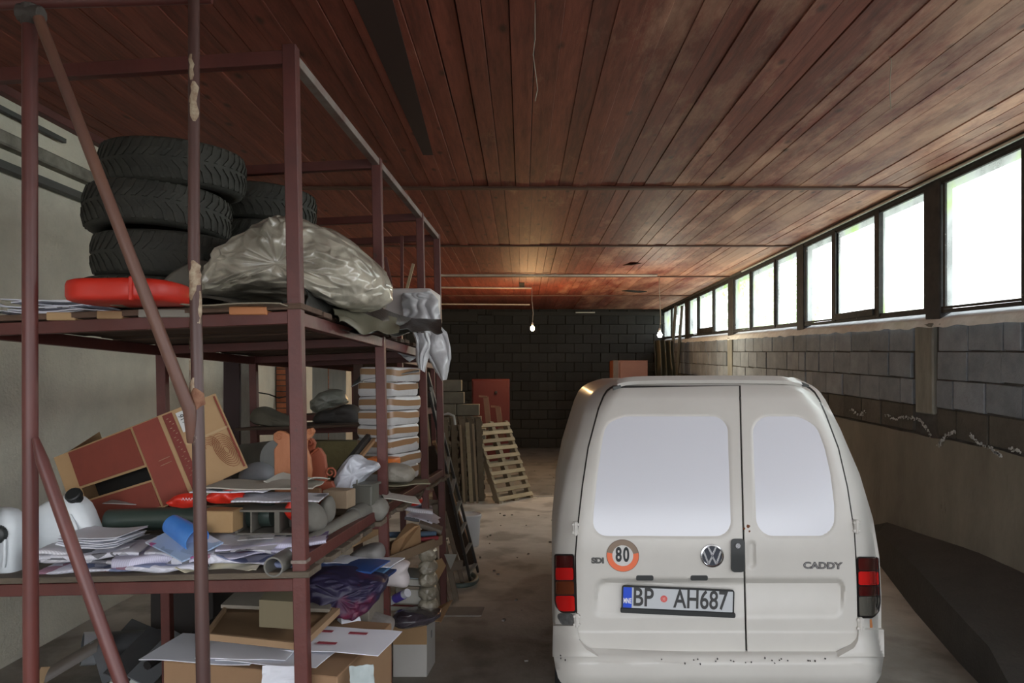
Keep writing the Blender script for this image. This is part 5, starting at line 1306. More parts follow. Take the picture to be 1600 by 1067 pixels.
# leaning battens
mb = MB(); mb.beam(P(590,666,4.75),P(522,752,3.75),.03,.05); solo('leaning_plank', mb, mat('tar_plank',(.03,.025,.022),.7), 'black plank slanting up behind the white bag','plank',bevel=.003)
mb = MB(); mb.beam(P(597,672,4.7),P(543,738,3.9),.02,.02); solo('leaning_batten', mb, mat('tan_batten',(.42,.24,.12),.8), 'thin tan batten slanting beside the black plank','batten')
# ---- the white parcels with brown tape
rd = random.Random(13)
zb0 = 1.83-(745-590)/1150*4.45
t0 = None
hts = [.088,.080,.092,.078,.090,.084,.086,.09]
lbs = ['bottom white parcel of the tall taped stack','second white parcel from the bottom of the taped stack','third white parcel from the bottom of the taped stack','fourth white parcel from the bottom of the taped stack','fourth white parcel from the top of the taped stack','third white parcel from the top of the taped stack','second white parcel from the top of the taped stack','topmost white parcel of the taped stack']
z = zb0-.03
for k in range(8):
    Y = 4.62; cc = P(609+rd.uniform(-2.5,2.5),700,Y); cc.z = z; R_ = rot(0,0,-24+rd.uniform(-4,4))
    t_ = thing('white_parcel', lbs[k], 'parcel', cc, 'white parcels bound with brown tape')
    mb = MB(); n = 36; vs = []; hh = hts[k]
    for (f,zz) in ((.96,0),(1,.014),(1,hh-.016),(.95,hh-.003)):
        for j in range(n):
            q = se(2*PI*j/n,.135*f,.16*f,9); s_ = nz(q.x*22+k,q.y*22,zz*30)*.006; vs.append(cc+R_@(q*(1+s_*4)+Vector((0,0,zz+s_*1.2))))
    fs = [(i*n+j,i*n+(j+1)%n,(i+1)*n+(j+1)%n,(i+1)*n+j) for i in range(3) for j in range(n)]+[tuple(range(n-1,-1,-1)),tuple(3*n+j for j in range(n))]
    mb.add(vs, fs); part('wrapping', mb, wrap, t_, smooth=50)
    mb = MB(); z0_ = hh*rd.uniform(.25,.5); vs = []
    for zz in (z0_, z0_+.036):
        for j in range(n):
            q = se(2*PI*j/n,.135,.16,9)*1.012; s_ = nz(q.x*22+k,q.y*22,zz*30)*.006; vs.append(cc+R_@(q*(1+s_*4)+Vector((0,0,zz+.006*math.sin(j*.3+k)))))
    mb.add(vs,[(j,(j+1)%n,n+(j+1)%n,n+j) for j in range(n)]); part('tape_band', mb, tape, t_, smooth=50)
    z += hh+.001
strip('grey_sheeting', [P(548,604,4.5),P(570,592,4.5),P(600,588,4.45),P(655,580,4.5)], [P(566,584,4.85),P(580,580,4.85),P(610,577,4.85),P(652,574,4.9)], mat('grey_film',(.27,.28,.28),.35,col2=(.18,.19,.19),scale=8,bump=.5), 'folded grey plastic film lying on top of the white parcels','plastic sheet', seed=3, wav=.02, fr=2)
# ---- rear racks: wrapped block, insulation slab, dark boxes
lump('wrapped_block', [(487,628),(505,614),(530,608),(541,622),(540,630),(512,640),(494,646)], 5.6,.12,mat('film_grey',(.24,.24,.20),.35,col2=(.15,.15,.125),scale=5,bump=.5,coat=.3),'block wrapped in greenish-grey film on the dark rear shelf','parcel',amp=.03,fr=5,facet=8)
lump('dark_sack', [(500,662),(498,645),(520,640),(545,632),(562,640),(565,662)], 5.4,.15,mat('dark_sack',(.03,.028,.025),.7,col2=(.06,.05,.045),scale=6),'black sack under the grey wrapped block','sack',amp=.03,fr=6,n=32,m=16)
c = at(522,5.2,ZL); closed_box('insulation_slab', c, .60,.12,.34,-2,mat('insulation',(.30,.25,.12),.95,col2=(.22,.18,.09),scale=5,bump=.5),'yellowish insulation slab under the rear shelf beam','slab')
lump('rolled_tarp', [(400,660),(398,642),(412,636),(430,644),(452,652),(470,664),(440,668)], 5.0,.13,mat('khaki_tarp',(.14,.125,.09),.8,col2=(.09,.08,.06),scale=5),'khaki rolled tarpaulin on the rear shelf left of the front post','tarpaulin',amp=.025,fr=6,n=32,m=16)
mb = MB(); mb.tube([P(396,612,6.0),P(420,616,6.0),P(436,622,6.0),P(452,618,6.0),P(470,560,6.0),P(470,505,5.9)],.006,6); solo('loose_cable', mb, blk, 'dark cable hanging across the pale wall behind the rack','cable')
# dark hanging items behind the rack between its rear posts
for (x0,x1,y0,y1,Y,m_,lab) in ((349,374,555,668,5.3,mat('dark_board',(.05,.03,.03),.8),'dark upright board behind the large carton'),
       (488,512,572,650,8.2,mat('pale_board',(.42,.42,.38),.8,col2=(.34,.34,.3),scale=4,stretch=(8,8,.6)),'pale upright board standing by the left wall'),
       (514,540,576,650,8.2,mat('pale_board2',(.46,.45,.40),.8,col2=(.36,.36,.32),scale=4,stretch=(8,8,.6)),'second pale upright board by the left wall beside the brick pier'),
       (552,566,560,668,6.6,mat('brown_board',(.08,.045,.035),.8),'dark brown upright board left of the white parcels')):
    mb = MB(); a = P(x0,y1,Y); b_ = P(x1,y0,Y); mb.hexa([Vector((a.x,Y,0)),Vector((b_.x,Y,0)),Vector((b_.x,Y+.03,0)),Vector((a.x,Y+.03,0))],[Vector((a.x,Y,b_.z)),Vector((b_.x,Y,b_.z)),Vector((b_.x,Y+.03,b_.z)),Vector((a.x,Y+.03,b_.z))])
    solo('upright_board', mb, m_, lab, 'board', bevel=.002)

# ================================================================ below the lower deck
def prismbox(name, corners, z0, z1, m_, lab, cat='box', side=None, tapem=None):
    t_ = thing(name, lab, cat, Vector((corners[0][0],corners[0][1],z0)))
    mb = MB(); mb.hexa([Vector((x,y,z0)) for x,y in corners],[Vector((x,y,z1)) for x,y in corners]); part('box_body', mb, m_, t_, bevel=.004); return t_
zt = .72
def pxz(px, py, z): p = onz(px,py,z); return (p.x,p.y)
C4 = [pxz(255,1031,zt), pxz(527,1056,zt), pxz(612,972,zt)]; C4.append((C4[0][0]+C4[2][0]-C4[1][0], C4[0][1]+C4[2][1]-C4[1][1]))
# low pedestal: two stacked cartons so the big one does not hang
t_ = prismbox('large_carton', C4, .0, zt-.004, mat('carton_brown',(.33,.20,.11),.85,col2=(.28,.165,.09),scale=3),'large brown carton under the lower deck, white sheets on top')
a = Vector((C4[0][0],C4[0][1],zt-.12)); b_ = Vector((C4[1][0],C4[1][1],zt-.12)); ux = (b_-a).normalized(); n_ = Vector((ux.y,-ux.x,0)); 
M = Matrix((Vector((0,0,1)),-ux,n_)).transposed().to_4x4(); M.translation = a+ux*.055+n_*.003+Vector((0,0,.0))
text('lettering','DI',.05,M,mat('ink_dark',(.05,.035,.03),.8),t_,.0003)
# white sheets on it
for (px,py,sx,sy,rz,m_,lab,dz,sd) in ((335,1014,.46,.30,-7,paper,'wide white sheet at the left on the large brown carton',.002,1),(440,1022,.42,.26,-10,paper,'white sheet in the middle of the large brown carton',.008,2),(395,1018,.36,.24,-3,paper,'white sheet under the brown cardboard lid',.014,3),(535,1008,.42,.28,-10,None,'white sheet with dark red printed bars at the right of the large carton',.020,4)):
    p = onz(px,py,zt); mm = m_ or paper
    o = sheet('printed_sheet' if m_ is None else 'paper_sheet', p+Vector((0,0,dz)), sx,sy,rz,mm,lab,'paper',th=.003,amp=.004,seed=sd)
    if m_ is None:
        bar = mat('bar_red',(.30,.04,.06),.7)
        for (u_,v_,w_) in ((-.12,.07,.09),(.04,.07,.08),(-.15,-.055,.07),(-.04,-.06,.08)):
            q = p+rot(0,0,rz)@Vector((u_,v_,0)); mb = MB(); mb.box(q+Vector((0,0,dz+.0085)),(w_,.022,.0015),rot(0,0,rz+2)); part('printed_bar', mb, bar, o)
# sheet hanging down the front
mb = MB(); p0 = onz(440,1040,zt); 
def fn(u,v): return P(410+ (70-10*v)*u,1040+30*v+ (4-10*u)*v,2.76)+Vector((0,.008*nz(u*3,v*3)-.01*v,0))
mb.grid(12,10,fn,.002); solo('paper_sheet', mb, paper, 'white sheet hanging down the front of the large carton','paper')
mb = MB()
def fn(u,v): return P(548+36*u+4*v,1036+50*v,2.80)+Vector((0,.03*math.cos(u*PI)*-.3+.01*nz(u*5,v*5)-.02,0))
mb.grid(12,10,fn,.003); solo('plastic_bag', mb, mat('teal_bag',(.36,.42,.42),.4,col2=(.42,.46,.46),scale=6), 'pale grey-green plastic hanging at the right corner of the large carton','bag',smooth=70)
# brown cardboard lid with rim
brn = mat('lid_brown', (.27,.165,.085), .8, col2=(.22,.13,.065), scale=3); 
t_ = thing('cardboard_tray','flat brown cardboard tray with raised rim lying on the white sheets','tray',onz(420,985,.78))
K = [onz(a,b,.775) for a,b in ((322,1000),(468,1016),(526,960),(365,940))]
mb = MB(); mb.hexa(K,[p+Vector((0,0,.012)) for p in K]); part('panel', mb, brn, t_)
for i in range(4):
    mb = MB(); mb.beam(K[i]+Vector((0,0,.016)),K[(i+1)%4]+Vector((0,0,.016)),.03 if i in (1,) else .014,.026); part('rim', mb, mat('lid_rim',(.36,.23,.13),.8), t_)
K = [onz(a,b,.80) for a,b in ((345,950),(515,957),(522,936),(372,925))]
mb = MB(); mb.hexa(K,[p+Vector((0,0,.015)) for p in K]); solo('flat_carton', mb, cardg, 'flat grey-brown carton behind the brown lid','cardboard')
K = [onz(a,b,.93) for a,b in ((405,937),(470,941),(470,915),(425,912))]
mb = MB(); mb.hexa([p-Vector((0,0,.11)) for p in K],K); solo('cardboard_box', mb, mat('olive_card',(.20,.165,.10),.85), 'small olive carton standing behind the flat grey-brown carton','box')
# support pile in the middle: cartons that carry the books and blanket
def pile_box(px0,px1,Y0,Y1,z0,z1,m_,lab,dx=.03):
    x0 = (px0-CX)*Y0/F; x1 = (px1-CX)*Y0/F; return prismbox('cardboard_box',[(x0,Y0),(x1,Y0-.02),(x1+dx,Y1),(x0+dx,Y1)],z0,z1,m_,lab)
pile_box(430,578,3.50,4.15,0,.76,cardg,'grey-brown carton carrying the dark blanket',-.02)
lump('dark_blanket', [(480,903),(484,895),(530,893),(570,900),(600,905),(598,922),(578,945),(560,957),(520,952),(484,945)], 3.45,.14,mat('purple_blanket',(.022,.016,.05),.6,col2=(.16,.012,.04),scale=3.2,mix=.60,contrast=3,coat=.15),'dark purple and crimson blanket bundled under the lower deck','blanket',amp=.035,fr=5,facet=16)
fd = [((.03,.09,.30),'blue folder topmost beside the front right post'),((.10,.22,.40),'light blue folder under the top folder'),((.02,.05,.17),'dark blue folder lowest on the blanket')]
for k,(cl,lab) in enumerate(fd):
    p = P(545+k*6,884+k*7,3.6); mb = wavy(p, .34,.22,-14+4*k,.010,amp=.006,seed=k); solo('folder', mb, mat('folder_%s'%['blue','light','navy'][k],cl,.4,coat=.2), lab, 'folder')
mb = wavy(P(560,876,3.7), .42,.2,-12,.004,amp=.008,seed=8); solo('paper_sheet', mb, paper, 'white-edged sheet above the blue folders','paper')
mb = MB(); K = [P(482,862,3.55),P(540,832,4.3),P(592,822,4.3),P(598,832,4.3),P(545,858,3.8),P(520,874,3.6)]; mb.prism(K,(0,.02,.0)); solo('cardboard_sheet', mb, card, 'brown cardboard panel leaning under the lower deck rail','cardboard')
lump('grey_clothes', [(545,872),(560,858),(590,850),(600,858),(598,872),(575,878)],3.85,.10,mat('grey_clothes',(.20,.19,.18),.85,col2=(.28,.27,.26),scale=8),'grey clothes stuffed between the cardboard panel and the folders','clothes',amp=.02,fr=8,n=32,m=16)
lump('white_bottle', [(592,905),(590,888),(600,877),(625,875),(640,880),(636,892),(640,905),(636,916),(615,914),(600,912)],3.85,.07,mat('offwhite_plastic',(.55,.50,.50),.5),'off-white moulded plastic part right of the blue folders','plastic part',amp=.006,n=32,m=16)
mb = MB(); mb.tube([P(610,939,4.6),P(637,926,4.5)],.026,18); t_ = solo('paper_roll', mb, paper, 'white paper roll with a blue band between second post and books','roll',smooth=40)
mb = MB(); mb.tube([P(618,935,4.57),P(631,929,4.52)],.0275,18); part('blue_band', mb, mat('band_blue',(.12,.08,.50),.5), t_, smooth=40)
# books/boxes right side
bks = [((.33,.27,.20),'beige thick book under the pale ring binder'),((.17,.02,.02),'dark red book at the bottom of the stack by the rack side'),((.36,.40,.40),'pale grey-green ring binder topmost beside the paper roll')]
for (px,py,Y,w_,h_,m_,lab) in ((636,955,4.62,.19,.035,mat('book_red',(.17,.02,.02),.6),bks[1][1]),(642,946,4.63,.17,.12,mat('book_beige',(.33,.28,.22),.8,col2=(.26,.21,.16),scale=9),bks[0][1]),(642,915,4.63,.18,.05,mat('binder_pale',(.34,.39,.40),.6),bks[2][1])):
    cc = P(px,py,Y); mb = MB(); mb.box(cc+Vector((0,.12,h_/2)),(w_,.24,h_),rot(0,0,-10)); b__ = solo('book', mb, m_, lab, 'book', bevel=.003)
    mb = MB(); mb.box(cc+Vector((.008,.10,h_/2)),(w_-.006,.235,h_*.72),rot(0,0,-10)); part('pages', mb, paper2, b__)
# stack of wrapped jars / knobbly column beside
for k in range(6):
    lump('crumpled_packet', [(660,950-k*17),(658,938-k*17),(668,932-k*17),(680,934-k*17),(684,944-k*17),(676,951-k*17)],4.5,.05,mat('packet_pale',(.32,.29,.22),.5,col2=(.18,.15,.11),scale=12,rnd=.3),['lowest crumpled packet in the column at the rack edge','second lowest crumpled packet at the rack edge','third crumpled packet from below at the rack edge','third crumpled packet from the top at the rack edge','second crumpled packet from the top at the rack edge','topmost crumpled packet under the wooden tray'][k],'packet',group=None if False else None) if False else None
def lumpg(name, outl, Y, d, m_, lab, cat, group, **k):
    o = lump(name, outl, Y, d, m_, lab, cat, **k); o['group'] = group; return o
pk = ['lowest crumpled packet in the column at the rack edge','second lowest crumpled packet at the rack edge','middle crumpled packet in the column at the rack edge','second crumpled packet from the top of the column at the rack edge','topmost crumpled packet just under the wooden tray']
for k in range(5):
    lumpg('crumpled_packet', [(658,954-k*20),(655,942-k*20),(665,934-k*20),(680,936-k*20),(684,948-k*20),(672,956-k*20)],4.6,.06,mat('packet_pale',(.36,.33,.26),.45,col2=(.16,.13,.09),scale=14,rnd=.3,coat=.3),pk[k],'packet','crumpled packets stacked at the rack edge',amp=.016,fr=11,facet=7,seed=k*3)
pile_box(672,690,4.75,5.1,0,.50,card,'narrow brown carton behind the crumpled packets') if False else None
# wooden tray
K = [P(604,884,4.0),P(690,848,4.75),P(668,836,5.0),P(600,862,4.3)]
t_ = thing('wooden_tray','shallow wooden tray tilted out of the rack beside the second post','tray',K[0])
mb = MB(); mb.hexa([p-Vector((0,0,.012)) for p in K],K); part('tray_bottom', mb, mat('tray_wood',(.30,.21,.13),.85,col2=(.21,.145,.09),scale=5), t_)
for i in range(4):
    mb = MB(); mb.beam(K[i]+Vector((0,0,.02)),K[(i+1)%4]+Vector((0,0,.02)),.012,.055); part('tray_side', mb, MATS['tray_wood'], t_)
K = [P(610,872,4.2),P(650,852,4.5),P(648,822,4.5),P(636,818,4.55),P(612,850,4.3)]
mb = MB(); mb.prism(K,(0.03,.02,0)); solo('torn_cardboard', mb, card, 'torn cardboard piece standing in the wooden tray','cardboard')
mb = MB(); mb.tube([P(600,836,4.5),P(680,834,4.7)],.019,14); solo('blue_tube', mb, mat('slate_blue',(.08,.13,.19),.5), 'slate blue tube lying over the wooden tray','tube',smooth=40)
mb = MB(); mb.tube([P(640,845,4.55),P(684,840,4.65)],.014,12); solo('maroon_tube', mb, mat('maroon',(.22,.03,.035),.5), 'thin maroon tube under the slate blue tube','tube',smooth=40)
for (px,py,Y,sx,m_,lab,rz,ry) in ((650,800,5.1,.22,news[0],'newspaper bundle at the far end of the lower deck',10,8),(660,812,5.0,.2,news[2],'grey newspaper sliding off the far end of the lower deck',-15,14),(640,790,5.2,.2,news[1],'top newspaper at the far end of the lower deck near the third post',25,-6),(672,826,4.9,.16,cardg,'folded grey card under the newspaper bundle',5,18)):
    folded('newspaper', P(px,py,Y), sx,.16,rz,.03,m_,lab,seed=px,tilt=(0,ry),layers=3)
lump('red_bag', [(634,785),(640,776),(655,775),(660,784),(648,790)],5.0,.05,red_pl,'small red bag near the third post','bag',amp=.01,n=20,m=10)
# dark bin-bag & white carton on the floor
C_ = [pxz(614,1058,0),pxz(667,1058,0),pxz(680,1035,0)]; C_.append((C_[0][0]+C_[2][0]-C_[1][0],C_[0][1]+C_[2][1]-C_[1][1]))
t_ = thing('white_carton','white carton with brown upper front on the floor at the rack edge','box',Vector((C_[0][0],C_[0][1],0)))
mb = MB(); mb.hexa([Vector((x,y,0.0)) for x,y in C_],[Vector((x,y,.345)) for x,y in C_]); part('box_body', mb, mat('carton_white',(.52,.50,.47),.7,col2=(.47,.45,.42),scale=4), t_, bevel=.003)
dn = Vector((0,-.003,0)); a = Vector((C_[0][0],C_[0][1],0)); b_ = Vector((C_[1][0],C_[1][1],0))
mb = MB(); mb.hexa([a+Vector((0,0,.20)),b_+Vector((0,0,.20)),b_+Vector((0,0,.20))+dn,a+Vector((0,0,.20))+dn],[a+Vector((0,0,.343)),b_+Vector((0,0,.343)),b_+Vector((0,0,.343))+dn,a+Vector((0,0,.343))+dn]); part('brown_front', mb, card, t_)
p = Vector((C_[1][0],C_[1][1],.345)); q = Vector((C_[2][0],C_[2][1],.345))
mb = MB(); mb.hexa([p,q,q+Vector((.11,.02,.05)),p+Vector((.09,-.03,.0))],[v+Vector((0,0,.004)) for v in (p,q,q+Vector((.11,.02,.05)),p+Vector((.09,-.03,.0)))]); part('flap', mb, card, t_)
mb = MB(); cc = (p+q)/2+Vector((.003,0,-.12)); mb.box(cc,(.003,.03,.04)); part('small_mark', mb, mat('mark_grey',(.2,.2,.2),.7), t_)
lump('bin_bag', [(614,972),(616,958),(640,952),(668,956),(690,955),(682,966),(668,974),(640,978)],4.45,.10,mat('bin_bag',(.03,.022,.03),.25,col2=(.10,.085,.10),scale=7,coat=.5),'dark glossy bag lying on the white carton','bag',amp=.02,fr=7,facet=9)
mb = MB(); mb.tube([P(530,976,3.35),P(560,974,3.4)],.032,18); solo('paper_roll', mb, paper, 'thick white paper roll behind the printed sheet','roll',smooth=40)
lump('mixed_rags', [(562,985),(564,970),(580,962),(600,966),(614,972),(612,985),(590,990)],3.6,.08,mat('mixed_rags',(.22,.19,.17),.8,col2=(.34,.33,.32),scale=14),'mixed rags beside the second post foot','rags',amp=.02,fr=9,n=32,m=14)
# ---- metal scraps at the lower left
galv = mat('galvanised', (.30,.32,.34), .35, metal=.7, col2=(.22,.24,.26), scale=4)
dgrey = mat('dark_metal', (.09,.095,.10), .5, col2=(.06,.062,.066), scale=5)
a = P(128,1014,4.5); d = Vector((.75,.5,-.12)).normalized(); q = d.to_track_quat('Z','Y').to_matrix()
t_ = thing('flue_pipe','black flue pipe with a silver band at the lower left','pipe',a)
mb = MB(); mb.lathe([(.088,0),(.094,0),(.094,.45),(.088,.45)],a,28,R=q,close=True); part('tube', mb, dgrey, t_, smooth=40)
mb = MB(); mb.lathe([(.0945,.0),(.099,.0),(.099,.08),(.0945,.08)],a,28,R=q,close=True); part('band', mb, mat('silver_band',(.62,.65,.70),.3,metal=.5), t_, smooth=40)
a = P(85,1058,4.25); b_ = P(165,1010,4.4)
mb = MB()
def fn(u,v):
    p = a.lerp(b_,u); an = PI*v; return p+Vector((0,-.09*math.cos(an),.08*math.sin(an)))
mb.grid(10,14,fn,.003); solo('gutter_piece', mb, mat('brown_metal',(.11,.09,.075),.5), 'curved brown-grey gutter piece in front of the flue pipe','gutter',smooth=50)
for (A_,B_,w_,m_,lab) in (((152,1000,4.35),(172,1064,4.25),.08,galv,'narrow galvanised sheet strip standing left of the slats'),((180,1060,4.2),(250,985,4.7),.15,dgrey,'dark grey metal slat rising to the right'),((215,1066,4.2),(285,992,4.6),.15,mat('grey_metal2',(.15,.16,.17),.45),'second grey metal slat beside the large carton'),((185,990,4.9),(235,1012,4.8),.24,dgrey,'rounded dark metal cover behind the slats')):
    mb = MB(); mb.beam(P(*A_),P(*B_),w_,.008,up=(.3,-.7,.6)); o = solo('metal_strip', mb, m_, lab, 'metal sheet', bevel=.002)
mb = MB(); mb.beam(P(58,1080,4.2),P(74,1044,4.3),.055,.045); solo('wood_offcut', mb, mat('raw_wood',(.42,.28,.16),.8), 'short raw wood offcut at the very bottom left','wood piece', bevel=.003)
closed_box('white_carton', P(200,1079,4.28), .17,.12,.085,18,mat('carton_white2',(.55,.58,.55),.6),'small white packet at the bottom edge left of the large carton')
mb = MB(); mb.tube([P(405,925,4.2),P(230,1040,3.3)],.02,8); solo('black_bar', mb, dark, 'black bar slanting down behind the peeling pipe','bar')
# dark box added behind to stop light at floor level
pile_box(235,335,4.9,5.5,0,.5,mat('dark_blocker',(.035,.03,.028),.9),'added dark box blocking light deep under the lower deck')

# ================================================================ right of the rack
def ladder(lab, A0_, A1_, B0_, B1_, n, m_, r_=.014, w2=.05):
    t_ = thing('ladder', lab, 'ladder', A1_)
    for (a,b) in ((A0_,A1_),(B0_,B1_)):
        mb = MB(); mb.beam(a,b,.022,w2,up=(0,1,0)); part('side_rail', mb, m_, t_, bevel=.003)
    for k in range(n):
        u = (k+.6)/n; mb = MB(); mb.beam(A0_.lerp(A1_,u),B0_.lerp(B1_,u),.03,.022); part('rung', mb, mat('rung_grey',(.30,.30,.27),.6), t_)
ladder('dark metal ladder leaning against the rack side', P(668,582,6.35), onz(747,893,0), P(671,612,6.05), onz(735,907,0), 9, mat('ladder_dark',(.035,.032,.03),.5))
mb = MB(); mb.beam(P(667,700,6.2), onz(733,884,.0)+Vector((0,0,.02)),.13,.035,up=(0,1,0)); solo('dark_plank', mb, mat('dark_board2',(.045,.03,.02),.8,col2=(.07,.045,.03),scale=4), 'wide dark brown plank leaning under the ladder','plank',bevel=.003)
mb = MB(); mb.beam(P(678,690,6.25), onz(740,876,.0)+Vector((0,0,.02)),.03,.03,up=(0,1,0)); solo('tan_lath', mb, mat('tan_batten',(.42,.24,.12),.8), 'thin tan lath leaning beside the wide dark plank','lath')
mb = MB(); mb.beam(P(660,580,6.4), P(672,700,6.4),.02,.02); solo('pale_stick', mb, mat('pale_batten',(.42,.32,.2),.8), 'pale stick behind the ladder top','stick')
t_ = thing('wooden_trestle','old wooden step trestle leaning at the end of the rack','trestle',onz(705,940,0))
wt = mat('trestle_wood',(.24,.19,.14),.85,col2=(.15,.115,.085),scale=4)
for (A_,B_,w_) in ((P(652,775,5.9),onz(699,942,0),.045),(P(680,787,5.8),onz(713,937,0),.045),(P(694,800,6.1),onz(724,914,0),.035),(P(660,760,5.9),onz(688,952,0),.03)):
    mb = MB(); mb.beam(A_,B_,w_,.028,up=(0,1,0)); part('leg', mb, wt, t_, bevel=.003)
for (A_,B_) in ((P(676,888,5.8),P(722,882,6.0)),(P(668,838,5.8),P(700,832,5.9)),(P(655,785,5.85),P(692,790,5.9))):
    mb = MB(); mb.beam(A_,B_,.03,.07); part('tread_board', mb, wt, t_, bevel=.003)
mb = MB(); K = [P(672,880,5.6),P(690,872,5.6),P(697,884,5.6),P(684,908,5.6)]; mb.prism(K,(0,.01,0)); solo('torn_cardboard', mb, card, 'small torn cardboard flap hung on the trestle','cardboard')
mb = MB(); K = [P(694,866,5.7),P(714,866,5.75),P(704,890,5.7)]; mb.prism(K,(0,.012,0)); solo('grey_wedge', mb, mat('wedge_grey',(.33,.32,.28),.8), 'grey triangular piece on the trestle legs','wedge')
mb = MB(); cc = onz(722,905,.03); pts = [cc+Vector((.13*math.cos(a),.2*math.sin(a),.0)) for a in np.linspace(-2.1,1.2,22)]; mb.tube(pts,.022,10); solo('hose_loop', mb, mat('hose_green',(.09,.12,.11),.5), 'green-grey hose loop on the floor by the trestle feet','hose',smooth=60)
# bucket
cc = onz(731,852,0); t_ = thing('white_bucket','white plastic bucket with lid on the floor behind the ladder','bucket',cc)
bkm = mat('bucket_white',(.66,.70,.74),.4)
mb = MB(); mb.lathe([(0,0),(.118,0),(.122,.01),(.138,.30),(.138,.315),(0,.315)],cc,32); part('bucket_body', mb, bkm, t_, smooth=40)
mb = MB(); mb.lathe([(.138,.30),(.148,.302),(.150,.335),(.142,.345),(.13,.338),(0,.338)],cc,32); part('bucket_lid', mb, bkm, t_, smooth=40)
# pallets
pal_a = mat('pallet_wood',(.46,.38,.25),.85,col2=(.33,.27,.175),scale=3,stretch=(1,1,6),rnd=.2)
pal_b = mat('pallet_old',(.17,.135,.09),.9,col2=(.10,.08,.055),scale=3,rnd=.35)
def pallet(lab, O, ex, ez, nrm, W_, H_, m_, nsl=11, m2=None):
    # O bottom-left corner, ex along width, ez up the length, nrm facing the viewer
    t_ = thing('wooden_pallet', lab, 'pallet', O, 'pallets standing on edge by the left')
    up = nrm
    for k in range(nsl):
        z = (k+.5)/nsl*H_; a = O+ez*z; mb = MB(); mb.beam(a,a+ex*W_,.062,.018,up=up); part('slat', mb, m_, t_, bevel=.002)
    for k in range(3):
        a = O+ex*(W_*(.04+.46*k))-nrm*.05; mb = MB(); mb.beam(a,a+ez*H_,.06 if k != 1 else .08,.085,up=up); part('bearer', mb, m2 or m_, t_, bevel=.002)
    for k in range(5):
        z = (k+.5)/5*H_; a = O+ez*z-nrm*.105; mb = MB(); mb.beam(a,a+ex*W_,.08,.018,up=up); part('back_slat', mb, m2 or m_, t_)
    return t_
BLp = onz(781,787,0); BRp = onz(833,777,0); TLp = P(743,662,11.35); ex = (BRp-BLp).normalized(); ez = (TLp-BLp).normalized(); nm = ex.cross(ez).normalized(); 
if nm.y > 0: nm = -nm
pallet('light slatted pallet leaning in front of the other pallets', BLp, ex, ez, nm, (BRp-BLp).length*1.02, (TLp-BLp).length*1.02, pal_a, 10, mat('pallet_mid',(.26,.21,.14),.85))
for k in range(5):
    px = 706+13*k; O = onz(px,785-k*.6,0)+Vector((0,.0,0)); e1 = Vector((-.12,.99,0)).normalized(); lean_ = Vector((-.04-.015*k*0,0,1)).normalized(); nn = Vector((1,.12,0)).normalized()
    pallet(['first dark pallet on edge from the left','second pallet on edge from the left','middle pallet standing on edge','fourth pallet on edge from the left','fifth pallet on edge, right behind the light slatted one'][k], O, e1, lean_, nn, .80, 1.22, pal_b, 9)
for (px,w_,lab,yt,cl) in ((733,.055,'light board standing upright among the pallets',660,pal_a),(722,.03,'narrow board left of the light upright board',664,mat('lath_mid',(.28,.21,.14),.85)),(742,.03,'thin board right of the light upright board',662,MATS['lath_mid'])):
    a = onz(px+4,786,0); b_ = P(px-3,yt,a.y-.0); mb = MB(); mb.beam(a,b_,w_,.02,up=(0,1,0)); solo('upright_board', mb, cl, lab, 'board')
for (x,y0,y1,lab) in ((762,620,668,'taller reddish wood offcut rising behind the light pallet'),(781,636,668,'shorter reddish wood offcut rising behind the light pallet')):
    mb = MB(); mb.beam(P(x+4,y1+20,11.9),P(x-3,y0,11.9),.085,.03,up=(0,1,0)); mb.beam(P(x-1,y0,11.9),P(x-14,y0-1,11.9),.03,.03); solo('wood_offcut', mb, mat('reddish_wood',(.33,.17,.10),.8), lab, 'wood piece')
# grey bent pipe frame in front
mb = MB(); mb.tube([Vector((P(686,650,9.6).x,9.6,0)),P(686,650,9.6),P(700,646,9.6),P(709,650,9.6),P(711,664,9.6)],.018,10); solo('bent_tube', mb, mat('bent_grey',(.34,.34,.32),.5), 'bent grey tube end behind the ladder','tube',smooth=60)
# red panel and pile of concrete blocks against the back
a = onz(737,706,0); 
t_ = thing('red_cabinet','red metal cabinet standing at the back behind the pallets','cabinet',Vector((P(737,600,15.5).x,15.5,0)))
x0 = P(737,0,15.5).x; x1 = P(796,0,15.5).x; z1 = P(0,592,15.5).z
mb = MB(); mb.box(Vector(((x0+x1)/2,15.75,z1/2)),(x1-x0,.5,z1)); part('cabinet_body', mb, mat('cabinet_red',(.065,.005,.005),.6), t_, bevel=.01)
mb = MB(); mb.box(Vector(((x0+x1)/2,15.49,z1/2)),(x1-x0-.06,.02,z1-.08)); part('door', mb, MATS['cabinet_red'], t_, bevel=.005)
mb = MB(); mb.box(Vector(((x0+x1)/2+.12,15.46,z1-.28)),(.05,.03,.05)); part('handle', mb, blk, t_)
pbm = mat('pile_block',(.17,.165,.135),.92,col2=(.11,.105,.085),scale=5,rnd=.2); 
pb = MB(); pb.box((0,0,.105),(.42,.2,.21)); pme = mesh('pile_block', pb, pbm, bevel=.008)
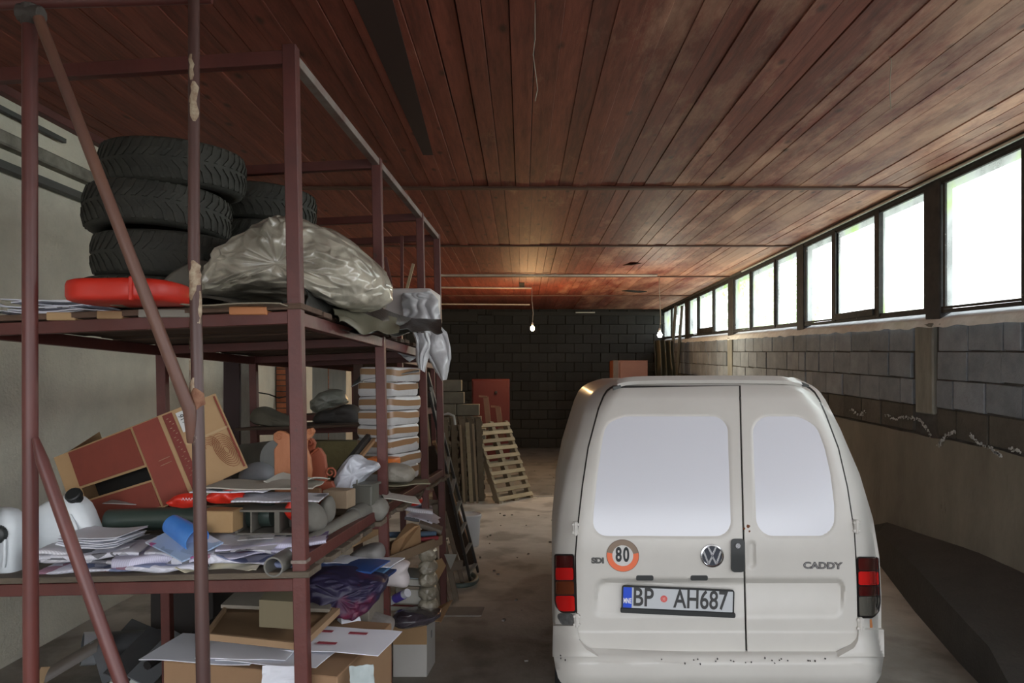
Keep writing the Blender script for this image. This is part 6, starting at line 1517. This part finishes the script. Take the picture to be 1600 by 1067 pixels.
rows = [(0,2,.0),(1,2,.03),(2,2,-.03),(3,2,.02),(4,2,-.06),(5,2,-.1),(6,1,.05),(7,1,.0)]
bx = P(684,0,13.6).x
for (r_,n_,dx) in rows:
    for k in range(n_):
        o = bpy.data.objects.new('concrete_block', pme); COL.objects.link(o); o.location = (bx+.22+dx+k*.43, 13.7+.02*((r_*7+k*3)%5), r_*.225+.002)
        o['category'] = 'concrete block'; o['group'] = 'concrete blocks stacked behind the pallets'
        o['label'] = '%s concrete block in the %s row of the stack behind the pallets' % (['left','right'][k], ['bottom','second','third','fourth','fifth','sixth','seventh','top'][r_])
# reddish brown cabinet and hanging film at the far right corner
t_ = thing('brown_cabinet','reddish brown wooden cabinet at the back, rising above the van roof','cabinet',Vector((P(958,0,15).x,15,0)))
x0 = P(958,0,15).x; x1 = P(1012,0,15).x; z1 = P(0,563,15).z
mb = MB(); mb.box(Vector(((x0+x1)/2,15.3,z1/2)),(x1-x0,.6,z1)); part('cabinet_body', mb, mat('cabinet_brown',(.13,.038,.02),.6,col2=(.10,.028,.014),scale=3), t_, bevel=.006)
mb = MB(); mb.box(Vector((x0+.05,14.99,z1/2)),(.10,.02,z1)); part('side_strip', mb, mat('strip_dark',(.05,.025,.015),.6), t_)
mb = MB(); mb.box(Vector((x0+.42,14.985,z1/2)),(.56,.02,z1-.06)); part('door', mb, MATS['cabinet_brown'], t_, bevel=.004)
mb = MB()
def fn(u,v):
    p = P(1022+30*u+6*v,532+95*v,16.0); return p+Vector((0,.12*math.sin(u*22)+.1*nz(u*6,v*3),0))
mb.grid(50,16,fn,.004); solo('hanging_film', mb, mat('dusty_film',(.10,.088,.06),.5,col2=(.045,.04,.03),scale=2,stretch=(3,3,.5)), 'dusty plastic film hanging in the far right corner','film',smooth=70)
for (x0_,x1_,lab) in ((1056,1046,'left of two poles leaning in the far window corner'),(1066,1056,'right of two poles leaning in the far window corner')):
    mb = MB(); mb.beam(P(x0_,478,17.0),P(x1_,610,16.6),.06,.05); solo('leaning_pole', mb, mat('pole_grey',(.10,.095,.08),.8), lab, 'pole')
